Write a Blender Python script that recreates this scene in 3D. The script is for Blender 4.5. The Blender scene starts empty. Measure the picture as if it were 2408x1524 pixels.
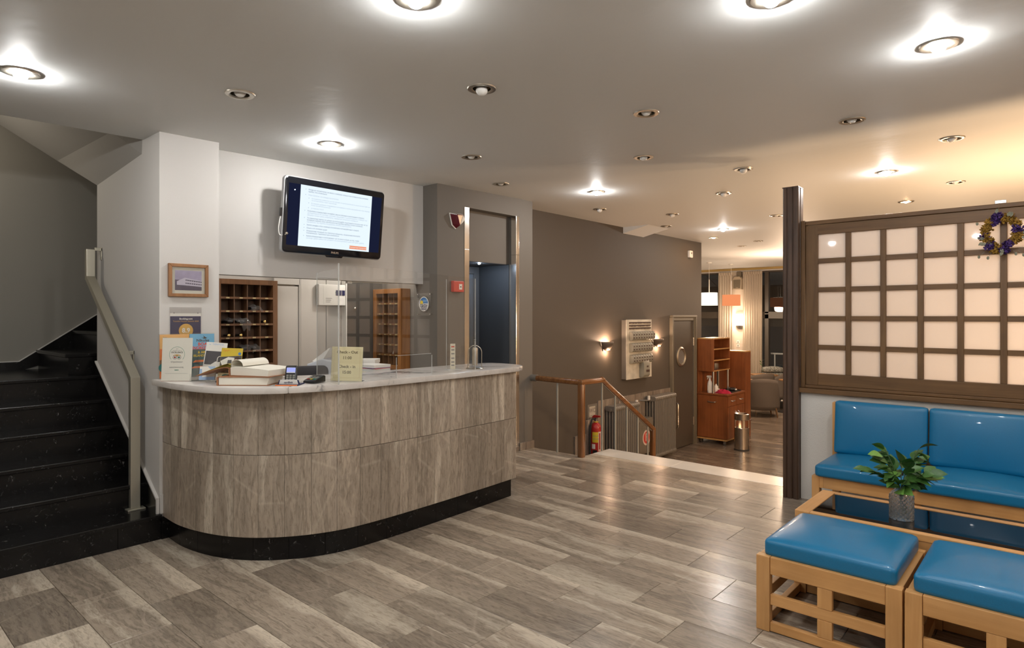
import bpy, bmesh, math, random
from mathutils import Matrix, Vector
random.seed(7)
SC = bpy.context.scene
COL = SC.collection
PI = math.pi

# ------------------------------------------------------------------ camera, world, exposure
cam_data = bpy.data.cameras.new('camera')
cam = bpy.data.objects.new('camera', cam_data)
COL.objects.link(cam)
cam.location = (0.0, 0.0, 1.5)
cam.rotation_euler = (PI / 2, 0.0, math.atan2(0.663, 0.7486))
cam_data.sensor_fit = 'HORIZONTAL'
cam_data.sensor_width = 36.0
cam_data.lens = 1474.0 / 2408.0 * 36.0
cam_data.shift_y = -20.0 / 2408.0
cam_data.clip_start = 0.05
cam_data.clip_end = 100.0
SC.camera = cam

world = bpy.data.worlds.new('night')
SC.world = world
world.use_nodes = True
world.node_tree.nodes['Background'].inputs[0].default_value = (0.006, 0.006, 0.0055, 1)
world.node_tree.nodes['Background'].inputs[1].default_value = 1.0

SC.view_settings.view_transform = 'Standard'
SC.view_settings.look = 'None'
SC.view_settings.exposure = 1.36
SC.view_settings.gamma = 1.0
SC.view_settings.use_curve_mapping = False
SC.cycles.use_denoising = True
SC.cycles.max_bounces = 8
SC.cycles.diffuse_bounces = 4
SC.cycles.glossy_bounces = 4
SC.cycles.transparent_max_bounces = 16
SC.cycles.sample_clamp_indirect = 6.0
SC.cycles.caustics_reflective = False
SC.cycles.caustics_refractive = False

BULB_COOL = 340.0      # radiance of the lit ceiling bulbs
BULB_WARM = 170.0
COOL = (1.0, 0.985, 0.96)
WARM = (1.0, 0.60, 0.30)


def lamp(name, loc, watts, color, radius=0.08):
    l = bpy.data.lights.new(name, 'POINT')
    l.energy = watts
    l.color = color
    l.shadow_soft_size = radius
    o = bpy.data.objects.new(name, l)
    o.location = loc
    COL.objects.link(o)
    return o


# the lounge behind the screen is lit by warm pendant lamps that the screen hides
lamp('lounge_lamp', (0.05, 6.9, 1.3), 54, (1.0, 0.68, 0.40), 0.15)
lamp('lounge_lamp', (1.1, 6.6, 1.25), 52, (1.0, 0.62, 0.33), 0.15)
lamp('lounge_lamp', (-1.2, 10.8, 1.4), 24, (1.0, 0.74, 0.50), 0.2)
lamp('lounge_lamp', (-4.2, 13.6, 1.9), 70, (1.0, 0.72, 0.5), 0.2)
lamp('upper_landing_lamp', (-6.35, 0.35, 2.9), 7, (1.0, 0.9, 0.75), 0.06)
lamp('back_office_lamp', (-5.0, 3.70, 2.2), 5.5, (1.0, 0.96, 0.90), 0.05)
lamp('back_office_lamp', (-5.03, 2.45, 2.22), 1.8, (1.0, 0.96, 0.90), 0.05)

# ------------------------------------------------------------------ materials
MATS = {}


def nt(name):
    m = bpy.data.materials.new(name)
    m.use_nodes = True
    n = m.node_tree
    return m, n, n.nodes['Principled BSDF']


def rgba(c):
    return (c[0], c[1], c[2], 1.0)


def plain(name, col, rough=0.5, metal=0.0, bump=0.0, bscale=60.0, var=0.0, spec=0.5, coat=0.0, emit=0.0):
    m, t, b = nt(name)
    b.inputs['Base Color'].default_value = rgba(col)
    b.inputs['Roughness'].default_value = rough
    b.inputs['Metallic'].default_value = metal
    b.inputs['Specular IOR Level'].default_value = spec
    b.inputs['Coat Weight'].default_value = coat
    if emit:
        b.inputs['Emission Color'].default_value = rgba(col)
        b.inputs['Emission Strength'].default_value = emit
    if bump or var:
        tc = t.nodes.new('ShaderNodeTexCoord')
        no = t.nodes.new('ShaderNodeTexNoise')
        no.inputs['Scale'].default_value = bscale
        no.inputs['Detail'].default_value = 4
        t.links.new(tc.outputs['Object'], no.inputs['Vector'])
        if bump:
            bu = t.nodes.new('ShaderNodeBump')
            bu.inputs['Strength'].default_value = bump
            bu.inputs['Distance'].default_value = 0.01
            t.links.new(no.outputs['Fac'], bu.inputs['Height'])
            t.links.new(bu.outputs['Normal'], b.inputs['Normal'])
        if var:
            r = t.nodes.new('ShaderNodeValToRGB')
            r.color_ramp.elements[0].position = 0.3
            r.color_ramp.elements[1].position = 0.7
            r.color_ramp.elements[0].color = rgba([x * (1 - var) for x in col])
            r.color_ramp.elements[1].color = rgba([min(1, x * (1 + var)) for x in col])
            t.links.new(no.outputs['Fac'], r.inputs['Fac'])
            t.links.new(r.outputs['Color'], b.inputs['Base Color'])
    MATS[name] = m
    return m


def ramp(t, stops):
    r = t.nodes.new('ShaderNodeValToRGB')
    e = r.color_ramp.elements
    while len(e) < len(stops):
        e.new(0.5)
    for k, (p, c) in enumerate(stops):
        e[k].position = p
        e[k].color = rgba(c)
    return r


def noise(t, vec, scale, detail=5, rough=0.55, dist=0.0):
    n = t.nodes.new('ShaderNodeTexNoise')
    n.inputs['Scale'].default_value = scale
    n.inputs['Detail'].default_value = detail
    n.inputs['Roughness'].default_value = rough
    n.inputs['Distortion'].default_value = dist
    t.links.new(vec, n.inputs['Vector'])
    return n


def mixc(t, fac, a, b, mode='MIX'):
    m = t.nodes.new('ShaderNodeMix')
    m.data_type = 'RGBA'
    m.blend_type = mode
    for i, v in ((0, fac), (6, a), (7, b)):
        if hasattr(v, 'links') or hasattr(v, 'is_linked'):
            t.links.new(v, m.inputs[i])
        elif isinstance(v, (int, float)):
            m.inputs[i].default_value = v
        else:
            m.inputs[i].default_value = rgba(v)
    return m.outputs[2]


def shifted(t, scale, amount=37.0):
    """object coordinates, moved by a per-object random offset, then stretched"""
    tc = t.nodes.new('ShaderNodeTexCoord')
    oi = t.nodes.new('ShaderNodeObjectInfo')
    mu = t.nodes.new('ShaderNodeVectorMath')
    mu.operation = 'SCALE'
    mu.inputs[0].default_value = (1.0, 0.73, 0.41)
    ml = t.nodes.new('ShaderNodeMath')
    ml.operation = 'MULTIPLY'
    ml.inputs[1].default_value = amount
    t.links.new(oi.outputs['Random'], ml.inputs[0])
    t.links.new(ml.outputs[0], mu.inputs['Scale'])
    ad = t.nodes.new('ShaderNodeVectorMath')
    t.links.new(tc.outputs['Object'], ad.inputs[0])
    t.links.new(mu.outputs[0], ad.inputs[1])
    sc = t.nodes.new('ShaderNodeVectorMath')
    sc.operation = 'MULTIPLY'
    sc.inputs[1].default_value = scale
    t.links.new(ad.outputs[0], sc.inputs[0])
    return ad.outputs[0], sc.outputs[0], oi.outputs['Random']


def veined(name, along, dark, mid, light, rough=0.25, freq=1.0, tint=1.0, grain=0.5, band=False):
    """grey-brown veined marble; the veins run along the axis `along`"""
    m, t, b = nt(name)
    s = [9.5 * freq] * 3
    s[along] = 0.55 * freq
    raw, st, rnd = shifted(t, s)
    ws = [2.2] * 3
    ws[along] = 1.1
    wl = t.nodes.new('ShaderNodeVectorMath')
    wl.operation = 'MULTIPLY'
    wl.inputs[1].default_value = ws
    t.links.new(raw, wl.inputs[0])
    w = noise(t, wl.outputs[0], 1.6, 3, 0.5)
    wv = t.nodes.new('ShaderNodeVectorMath')
    wv.operation = 'SCALE'
    wv.inputs['Scale'].default_value = 0.75
    t.links.new(w.outputs['Color'], wv.inputs[0])
    ad = t.nodes.new('ShaderNodeVectorMath')
    t.links.new(st, ad.inputs[0])
    t.links.new(wv.outputs[0], ad.inputs[1])
    n1 = noise(t, ad.outputs[0], 0.62, 9, 0.60, 0.6)
    r1 = ramp(t, [(0.26, dark), (0.37, [x * 0.80 for x in mid]), (0.44, mid), (0.475, [x * 0.72 for x in mid]), (0.50, [x * 1.08 for x in mid]), (0.55, [x * 0.95 for x in mid]), (0.62, [x * 0.88 for x in light]), (0.68, light), (0.74, [x * 1.1 for x in mid])])
    t.links.new(n1.outputs['Fac'], r1.inputs['Fac'])
    # fine grain running with the veins
    s2 = [70.0] * 3
    s2[along] = 14.0
    g = t.nodes.new('ShaderNodeVectorMath')
    g.operation = 'MULTIPLY'
    g.inputs[1].default_value = s2
    t.links.new(raw, g.inputs[0])
    n2 = noise(t, g.outputs[0], 1.0, 5, 0.7, 0.8)
    r2 = ramp(t, [(0.36, (0.55, 0.53, 0.50)), (0.52, (1, 1, 1)), (0.7, (1.12, 1.11, 1.08))])
    t.links.new(n2.outputs['Fac'], r2.inputs['Fac'])
    stone = r1.outputs['Color']
    if band:
        # many tiles were cut with a pale seam along one long edge
        tc = t.nodes.new('ShaderNodeTexCoord')
        sp = t.nodes.new('ShaderNodeSeparateXYZ')
        t.links.new(tc.outputs['Object'], sp.inputs[0])
        ma = t.nodes.new('ShaderNodeMath')
        ma.operation = 'MULTIPLY_ADD'
        ma.inputs[1].default_value = 0.22
        t.links.new(w.outputs['Fac'], ma.inputs[0])
        t.links.new(sp.outputs[1 if along == 0 else 0], ma.inputs[2])
        rb = ramp(t, [(0.175, (0, 0, 0)), (0.20, (0.75, 0.75, 0.75)), (0.26, (1, 1, 1))])
        t.links.new(ma.outputs[0], rb.inputs['Fac'])
        rp = ramp(t, [(0.50, (0, 0, 0)), (0.51, (0.8, 0.8, 0.8))])
        t.links.new(rnd, rp.inputs['Fac'])
        stone = mixc(t, mixc(t, 1.0, rb.outputs['Color'], rp.outputs['Color'], 'MULTIPLY'), stone, [x * 0.95 for x in light])
    c = mixc(t, grain, stone, r2.outputs['Color'], 'MULTIPLY')
    # thin pale crossing veins
    v = t.nodes.new('ShaderNodeTexVoronoi')
    v.feature = 'DISTANCE_TO_EDGE'
    v.inputs['Scale'].default_value = 0.8
    t.links.new(raw, v.inputs['Vector'])
    r3 = ramp(t, [(0.0, (0.14, 0.14, 0.14)), (0.008, (0, 0, 0))])
    t.links.new(v.outputs['Distance'], r3.inputs['Fac'])
    c = mixc(t, r3.outputs['Color'], c, [min(1, x * 1.25) for x in light])
    # tile to tile tone
    mr = t.nodes.new('ShaderNodeMapRange')
    mr.inputs['To Min'].default_value = 1.0 - 0.17 * tint
    mr.inputs['To Max'].default_value = 1.0 + 0.17 * tint
    t.links.new(rnd, mr.inputs['Value'])
    hs = t.nodes.new('ShaderNodeHueSaturation')
    t.links.new(mr.outputs[0], hs.inputs['Value'])
    t.links.new(c, hs.inputs['Color'])
    t.links.new(hs.outputs[0], b.inputs['Base Color'])
    rr = ramp(t, [(0.3, (rough * 1.25,) * 3), (0.7, (rough * 0.8,) * 3)])
    t.links.new(n1.outputs['Fac'], rr.inputs['Fac'])
    t.links.new(rr.outputs['Color'], b.inputs['Roughness'])
    MATS[name] = m
    return m


def marble_black(name):
    m, t, b = nt(name)
    raw, st, rnd = shifted(t, (1, 1, 1))
    w = noise(t, raw, 5, 4)
    n1 = noise(t, raw, 26, 8, 0.68, 1.4)
    r1 = ramp(t, [(0.56, (0.0045, 0.0042, 0.0042)), (0.63, (0.022, 0.022, 0.022)), (0.70, (0.26, 0.25, 0.235))])
    t.links.new(n1.outputs['Fac'], r1.inputs['Fac'])
    n2 = noise(t, raw, 7, 3)
    r2 = ramp(t, [(0.42, (0.1, 0.1, 0.1)), (0.64, (1, 1, 1))])
    t.links.new(n2.outputs['Fac'], r2.inputs['Fac'])
    c = mixc(t, r2.outputs['Color'], (0.0055, 0.005, 0.005), r1.outputs['Color'])
    t.links.new(c, b.inputs['Base Color'])
    b.inputs['Roughness'].default_value = 0.22
    b.inputs['Specular IOR Level'].default_value = 0.3
    MATS[name] = m
    return m


def marble_white(name):
    m, t, b = nt(name)
    raw, st, rnd = shifted(t, (1, 1, 1))
    w = noise(t, raw, 2.5, 4)
    ad = t.nodes.new('ShaderNodeVectorMath')
    t.links.new(raw, ad.inputs[0])
    t.links.new(w.outputs['Color'], ad.inputs[1])
    n1 = noise(t, ad.outputs[0], 1.9, 8, 0.6, 1.0)
    r1 = ramp(t, [(0.33, (0.14, 0.14, 0.15)), (0.385, (0.36, 0.34, 0.32)), (0.43, (0.58, 0.54, 0.50)), (0.60, (0.68, 0.64, 0.60))])
    t.links.new(n1.outputs['Fac'], r1.inputs['Fac'])
    t.links.new(r1.outputs['Color'], b.inputs['Base Color'])
    b.inputs['Roughness'].default_value = 0.22
    MATS[name] = m
    return m


def wood(name, a, c, along=2, rough=0.4, freq=1.0, coat=0.0):
    m, t, b = nt(name)
    s = [30.0 * freq] * 3
    s[along] = 1.6 * freq
    raw, st, rnd = shifted(t, s)
    n1 = noise(t, st, 1.0, 6, 0.6, 0.6)
    r1 = ramp(t, [(0.32, a), (0.68, c)])
    t.links.new(n1.outputs['Fac'], r1.inputs['Fac'])
    n2 = noise(t, raw, 3.0, 3)
    r2 = ramp(t, [(0.3, (0.82, 0.82, 0.82)), (0.7, (1.12, 1.12, 1.12))])
    t.links.new(n2.outputs['Fac'], r2.inputs['Fac'])
    cc = mixc(t, 1.0, r1.outputs['Color'], r2.outputs['Color'], 'MULTIPLY')
    t.links.new(cc, b.inputs['Base Color'])
    b.inputs['Roughness'].default_value = rough
    b.inputs['Coat Weight'].default_value = coat
    b.inputs['Coat Roughness'].default_value = 0.2
    MATS[name] = m
    return m


def schlick(t, ior=1.49):
    f0 = ((ior - 1) / (ior + 1)) ** 2
    g = t.nodes.new('ShaderNodeNewGeometry')
    d = t.nodes.new('ShaderNodeVectorMath')
    d.operation = 'DOT_PRODUCT'
    t.links.new(g.outputs['Normal'], d.inputs[0])
    t.links.new(g.outputs['Incoming'], d.inputs[1])
    last = d.outputs['Value']
    for op, val in (('ABSOLUTE', None), ('SUBTRACT', 'r'), ('POWER', 5.0), ('MULTIPLY', 1 - f0), ('ADD', f0)):
        m = t.nodes.new('ShaderNodeMath')
        m.operation = op
        if val == 'r':
            m.inputs[0].default_value = 1.0
            t.links.new(last, m.inputs[1])
        else:
            t.links.new(last, m.inputs[0])
            if val is not None:
                m.inputs[1].default_value = val
        m.use_clamp = op == 'ADD'
        last = m.outputs[0]
    return last


def clear(name, tint=(1, 1, 1), ior=1.49, rough=0.0, body=0.0):
    """thin clear sheet: what it does not reflect passes straight through"""
    m = bpy.data.materials.new(name)
    m.use_nodes = True
    t = m.node_tree
    t.nodes.clear()
    o = t.nodes.new('ShaderNodeOutputMaterial')
    tr = t.nodes.new('ShaderNodeBsdfTransparent')
    tr.inputs[0].default_value = rgba(tint)
    gl = t.nodes.new('ShaderNodeBsdfGlossy')
    gl.inputs['Roughness'].default_value = rough
    mx = t.nodes.new('ShaderNodeMixShader')
    t.links.new(schlick(t, ior), mx.inputs[0])
    t.links.new(tr.outputs[0], mx.inputs[1])
    t.links.new(gl.outputs[0], mx.inputs[2])
    out = mx.outputs[0]
    if body:
        df = t.nodes.new('ShaderNodeBsdfDiffuse')
        df.inputs[0].default_value = (0.8, 0.8, 0.78, 1)
        m2 = t.nodes.new('ShaderNodeMixShader')
        m2.inputs[0].default_value = body
        t.links.new(out, m2.inputs[1])
        t.links.new(df.outputs[0], m2.inputs[2])
        out = m2.outputs[0]
    t.links.new(out, o.inputs[0])
    MATS[name] = m
    return m


def milky(name, col, trans=0.6, gloss=True):
    """translucent sheet (milk glass, lampshade cloth, sheer curtain)"""
    m = bpy.data.materials.new(name)
    m.use_nodes = True
    t = m.node_tree
    t.nodes.clear()
    o = t.nodes.new('ShaderNodeOutputMaterial')
    d = t.nodes.new('ShaderNodeBsdfDiffuse')
    d.inputs[0].default_value = rgba(col)
    tl = t.nodes.new('ShaderNodeBsdfTranslucent')
    tl.inputs[0].default_value = rgba(col)
    mx = t.nodes.new('ShaderNodeMixShader')
    mx.inputs[0].default_value = trans
    t.links.new(d.outputs[0], mx.inputs[1])
    t.links.new(tl.outputs[0], mx.inputs[2])
    out = mx.outputs[0]
    if gloss:
        gl = t.nodes.new('ShaderNodeBsdfGlossy')
        gl.inputs['Roughness'].default_value = 0.03
        m2 = t.nodes.new('ShaderNodeMixShader')
        t.links.new(schlick(t, 1.5), m2.inputs[0])
        t.links.new(out, m2.inputs[1])
        t.links.new(gl.outputs[0], m2.inputs[2])
        out = m2.outputs[0]
    t.links.new(out, o.inputs[0])
    MATS[name] = m
    return m


def emit(name, col, strength):
    m = bpy.data.materials.new(name)
    m.use_nodes = True
    t = m.node_tree
    t.nodes.clear()
    o = t.nodes.new('ShaderNodeOutputMaterial')
    e = t.nodes.new('ShaderNodeEmission')
    e.inputs[0].default_value = rgba(col)
    e.inputs[1].default_value = strength
    t.links.new(e.outputs[0], o.inputs[0])
    MATS[name] = m
    return m


veined('floor_marble', 0, (0.14, 0.104, 0.074), (0.33, 0.272, 0.213), (0.60, 0.52, 0.415), 0.235, 0.48, 1.2, 0.7, True)
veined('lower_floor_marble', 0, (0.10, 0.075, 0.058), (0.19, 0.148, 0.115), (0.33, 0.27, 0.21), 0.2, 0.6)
veined('counter_marble', 2, (0.15, 0.112, 0.082), (0.385, 0.318, 0.25), (0.72, 0.63, 0.51), 0.3, 0.68, 0.8, 0.7)
veined('dado_stone', 2, (0.10, 0.08, 0.065), (0.27, 0.22, 0.18), (0.45, 0.38, 0.31), 0.35, 1.3, 1.0)
marble_black('black_marble')
marble_white('white_marble')
plain('step_marble', (0.66, 0.63, 0.58), 0.28, var=0.06, bscale=5)
plain('paint_white', (0.56, 0.54, 0.515), 0.75, bump=0.05, bscale=180)
plain('paint_white_dim', (0.27, 0.255, 0.225), 0.8, bump=0.05, bscale=160)  # white wall paint darkened: the stairwell's dim light is put into its colour
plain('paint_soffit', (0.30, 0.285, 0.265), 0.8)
plain('paint_ceiling', (0.71, 0.72, 0.715), 0.6, bump=0.12, bscale=14)
plain('paint_grey', (0.145, 0.13, 0.112), 0.7, bump=0.05, bscale=160)
plain('paint_brown', (0.085, 0.068, 0.053), 0.7, bump=0.05, bscale=160)
plain('paint_lowwall', (0.68, 0.66, 0.62), 0.8, bump=0.25, bscale=120)
plain('paint_lounge', (0.60, 0.52, 0.44), 0.8)
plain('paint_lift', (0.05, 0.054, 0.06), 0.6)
plain('lift_leaf', (0.16, 0.19, 0.22), 0.35)
plain('lift_frame', (0.13, 0.135, 0.14), 0.4)
plain('grey_plastic_tv', (0.33, 0.33, 0.33), 0.3)
plain('gloss_black', (0.006, 0.0065, 0.009), 0.08)
plain('certificate_paper', (0.84, 0.81, 0.72), 0.7)
plain('red_print', (0.62, 0.07, 0.04), 0.5)
plain('sign_ink', (0.16, 0.13, 0.07), 0.7)
plain('sun_yellow', (0.85, 0.62, 0.03), 0.5)
plain('sky_pale', (0.25, 0.55, 0.85), 0.5)
plain('call_red', (0.55, 0.06, 0.045), 0.3)
plain('printer_grey', (0.56, 0.58, 0.62), 0.5)
plain('folder_red', (0.62, 0.20, 0.18), 0.7)
plain('folder_lilac', (0.35, 0.28, 0.40), 0.7)
plain('bottle_metal', (0.50, 0.44, 0.36), 0.38, 0.7)
plain('plate_cream', (0.50, 0.40, 0.20), 0.5)
plain('terminal_brown', (0.075, 0.042, 0.032), 0.5)
plain('porthole_grey', (0.20, 0.18, 0.165), 0.25)
plain('holder_grey', (0.42, 0.40, 0.39), 0.35)
plain('switch_grey', (0.26, 0.245, 0.20), 0.45)
plain('sign_plate', (0.45, 0.41, 0.35), 0.5)
plain('sign_pink', (0.62, 0.48, 0.42), 0.5)
plain('bin_steel', (0.50, 0.45, 0.40), 0.22, 1.0)
plain('speaker_beige', (0.42, 0.35, 0.26), 0.5)
plain('bottle_blue', (0.30, 0.38, 0.46), 0.4)
plain('paint_door', (0.085, 0.07, 0.055), 0.4)
plain('door_frame_paint', (0.17, 0.145, 0.105), 0.4)
plain('grey_panel', (0.50, 0.475, 0.44), 0.5)
plain('dark_panel', (0.07, 0.066, 0.06), 0.25)
plain('chrome', (0.78, 0.76, 0.73), 0.16, 1.0)
plain('steel', (0.55, 0.54, 0.52), 0.28, 1.0)
plain('nickel', (0.50, 0.46, 0.39), 0.3, 1.0)
plain('champagne', (0.52, 0.49, 0.40), 0.36, 0.75)
plain('brass', (0.80, 0.58, 0.22), 0.25, 1.0)
plain('gold_paint', (0.55, 0.40, 0.16), 0.35, 0.6)
plain('black_plastic', (0.012, 0.012, 0.013), 0.28)
plain('dark_rubber', (0.02, 0.02, 0.02), 0.7)
plain('grey_plastic', (0.30, 0.29, 0.25), 0.5)
plain('white_plastic', (0.75, 0.73, 0.69), 0.4)
plain('paper', (0.76, 0.74, 0.69), 0.8)
plain('paper_cream', (0.72, 0.67, 0.54), 0.8)
plain('paper_yellow', (0.92, 0.83, 0.52), 0.75)
plain('book_page', (0.78, 0.74, 0.64), 0.85)
plain('book_cover', (0.36, 0.16, 0.075), 0.55)
plain('endpaper', (0.50, 0.37, 0.06), 0.7)
plain('ink', (0.06, 0.055, 0.05), 0.7)
plain('ink_grey', (0.24, 0.23, 0.22), 0.7)
plain('red_paint', (0.38, 0.02, 0.018), 0.3)
plain('dark_red', (0.10, 0.008, 0.016), 0.2)
plain('yellow_label', (0.62, 0.46, 0.03), 0.5)
plain('blue_label', (0.06, 0.20, 0.48), 0.5)
plain('navy', (0.012, 0.016, 0.075), 0.45)
plain('orange_label', (0.80, 0.22, 0.06), 0.5)
plain('peach', (0.82, 0.46, 0.16), 0.55)
plain('sky_print', (0.16, 0.42, 0.64), 0.5)
plain('sea_print', (0.05, 0.11, 0.12), 0.5)
plain('teal_print', (0.02, 0.20, 0.20), 0.5)
plain('gold_print', (0.62, 0.36, 0.08), 0.5)
plain('green_print', (0.02, 0.25, 0.17), 0.5)
plain('photo_sky', (0.34, 0.29, 0.42), 0.4, var=0.2, bscale=14)
plain('photo_light', (0.50, 0.45, 0.55), 0.4)
plain('photo_dark', (0.06, 0.045, 0.085), 0.4)
plain('skin_print', (0.60, 0.36, 0.25), 0.6)
plain('hair_print', (0.06, 0.03, 0.02), 0.6)
plain('grey_print', (0.07, 0.065, 0.07), 0.5)
plain('pale_blue_print', (0.34, 0.48, 0.70), 0.5)
plain('mount_board', (0.62, 0.58, 0.50), 0.8)
plain('chair_fabric', (0.035, 0.032, 0.034), 0.9, bump=0.2, bscale=300)
plain('slipcover', (0.095, 0.076, 0.062), 0.9, bump=0.15, bscale=30)
plain('cane', (0.10, 0.07, 0.045), 0.8, bump=0.3, bscale=120)
plain('radiator_paint', (0.17, 0.152, 0.13), 0.4)
plain('cabinet_paint', (0.165, 0.14, 0.11), 0.45)
plain('board_paint', (0.58, 0.54, 0.46), 0.5, var=0.22, bscale=7)
plain('sconce_paint', (0.11, 0.085, 0.068), 0.5)
plain('pot_black', (0.012, 0.011, 0.01), 0.5)
plain('white_glaze', (0.72, 0.70, 0.66), 0.3)
plain('bulb_off', (0.74, 0.72, 0.68), 0.25)
plain('cup_metal', (0.42, 0.38, 0.32), 0.22, 1.0)
plain('night', (0.004, 0.005, 0.006), 0.9)
plain('night_grey', (0.035, 0.034, 0.03), 0.9)
plain('mullion', (0.06, 0.05, 0.04), 0.5)
plain('leaf_green', (0.05, 0.135, 0.025), 0.45, var=0.35, bscale=18)
plain('leaf_dark', (0.032, 0.10, 0.022), 0.45, var=0.3, bscale=18)
plain('leaf_bright', (0.13, 0.29, 0.05), 0.45, var=0.25, bscale=18)
plain('stem_green', (0.05, 0.09, 0.03), 0.6)
plain('dry_yellow', (0.40, 0.235, 0.035), 0.85, var=0.35, bscale=90)
plain('dry_purple', (0.085, 0.04, 0.20), 0.85, var=0.4, bscale=90)
plain('dry_grey', (0.22, 0.225, 0.165), 0.85, var=0.25, bscale=60)
plain('twine', (0.25, 0.16, 0.09), 0.9)
plain('red_cloth', (0.42, 0.01, 0.045), 0.9, bump=0.3, bscale=60)
plain('pattern_cloth', (0.20, 0.20, 0.18), 0.9, var=0.9, bscale=35)
plain('grout', (0.12, 0.10, 0.085), 0.9)
plain('concrete', (0.25, 0.22, 0.19), 0.9)
plain('vinyl_blue', (0.003, 0.155, 0.33), 0.36, bump=0.05, bscale=240, coat=0.15, var=0.06)
wood('beech', (0.58, 0.295, 0.10), (0.68, 0.37, 0.145), 0, 0.38)
wood('beech_upright', (0.58, 0.295, 0.10), (0.68, 0.37, 0.145), 2, 0.38)
wood('beech_deep', (0.58, 0.295, 0.10), (0.68, 0.37, 0.145), 1, 0.38)
wood('walnut', (0.115, 0.056, 0.018), (0.18, 0.094, 0.034), 0, 0.5)
wood('walnut_upright', (0.115, 0.056, 0.018), (0.18, 0.094, 0.034), 2, 0.5)
wood('post_wood', (0.046, 0.024, 0.014), (0.11, 0.062, 0.038), 2, 0.45)
wood('rail_wood', (0.12, 0.045, 0.012), (0.24, 0.10, 0.03), 1, 0.25, coat=0.4)
wood('newel_wood', (0.12, 0.045, 0.012), (0.22, 0.09, 0.028), 2, 0.25, coat=0.4)
wood('cherry', (0.20, 0.060, 0.018), (0.30, 0.10, 0.032), 2, 0.35, 0.6)
wood('cherry_edge', (0.48, 0.25, 0.08), (0.58, 0.33, 0.12), 1, 0.4)
wood('rack_wood', (0.12, 0.052, 0.021), (0.21, 0.095, 0.040), 2, 0.4)
wood('rack_inside', (0.085, 0.040, 0.019), (0.15, 0.074, 0.035), 2, 0.5)
wood('rack_cell', (0.20, 0.085, 0.032), (0.30, 0.135, 0.055), 2, 0.5)
wood('rack_orange', (0.22, 0.085, 0.022), (0.32, 0.135, 0.038), 2, 0.35)
wood('frame_wood', (0.22, 0.095, 0.033), (0.33, 0.155, 0.058), 2, 0.4)
wood('table_wood', (0.26, 0.13, 0.055), (0.34, 0.18, 0.08), 0, 0.35)
clear('acrylic', (0.985, 0.985, 0.98))
clear('acrylic_edge', (0.85, 0.86, 0.85), body=0.45)
clear('glass_clear', (0.97, 0.98, 0.98))
clear('smoked_glass', (0.22, 0.22, 0.26), 1.6)
clear('window_glass', (0.8, 0.82, 0.84), 1.6)
clear('bag_plastic', (0.85, 0.86, 0.92), body=0.06)
milky('milk_glass', (0.80, 0.765, 0.74), 0.62)
milky('shade_white', (0.86, 0.80, 0.68), 0.6, False)
milky('shade_orange', (0.85, 0.30, 0.12), 0.6, False)
milky('curtain_cloth', (0.66, 0.58, 0.48), 0.35, False)
emit('bulb_lit', COOL, BULB_COOL)
emit('bulb_warm', (1.0, 0.62, 0.34), BULB_WARM)
emit('led_blue', (0.66, 0.80, 1.0), 700)
emit('screen_white', (0.82, 0.93, 1.0), 0.4)
emit('screen_dark', (0.010, 0.013, 0.035), 0.4)
emit('screen_orange', (0.95, 0.33, 0.17), 0.37)
emit('screen_ink', (0.07, 0.12, 0.22), 0.37)
emit('screen_ink_light', (0.42, 0.52, 0.64), 0.37)
emit('screen_lilac', (0.42, 0.47, 0.95), 0.37)
emit('led_small', (0.8, 0.95, 1.0), 6)
emit('sconce_lit', (1.0, 0.66, 0.42), 30)
emit('sconce_slot', (1.0, 0.70, 0.48), 5)
emit('shade_lit', (1.0, 0.86, 0.62), 0.8)
emit('shade_lit_orange', (1.0, 0.33, 0.13), 0.36)
emit('shade_glow', (1.0, 0.80, 0.60), 1.5)
m, t, b = nt('cut_glass')
b.inputs['Base Color'].default_value = (0.92, 0.95, 0.93, 1)
b.inputs['Transmission Weight'].default_value = 0.9
b.inputs['Roughness'].default_value = 0.05
b.inputs['IOR'].default_value = 1.45
MATS['cut_glass'] = m


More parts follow.
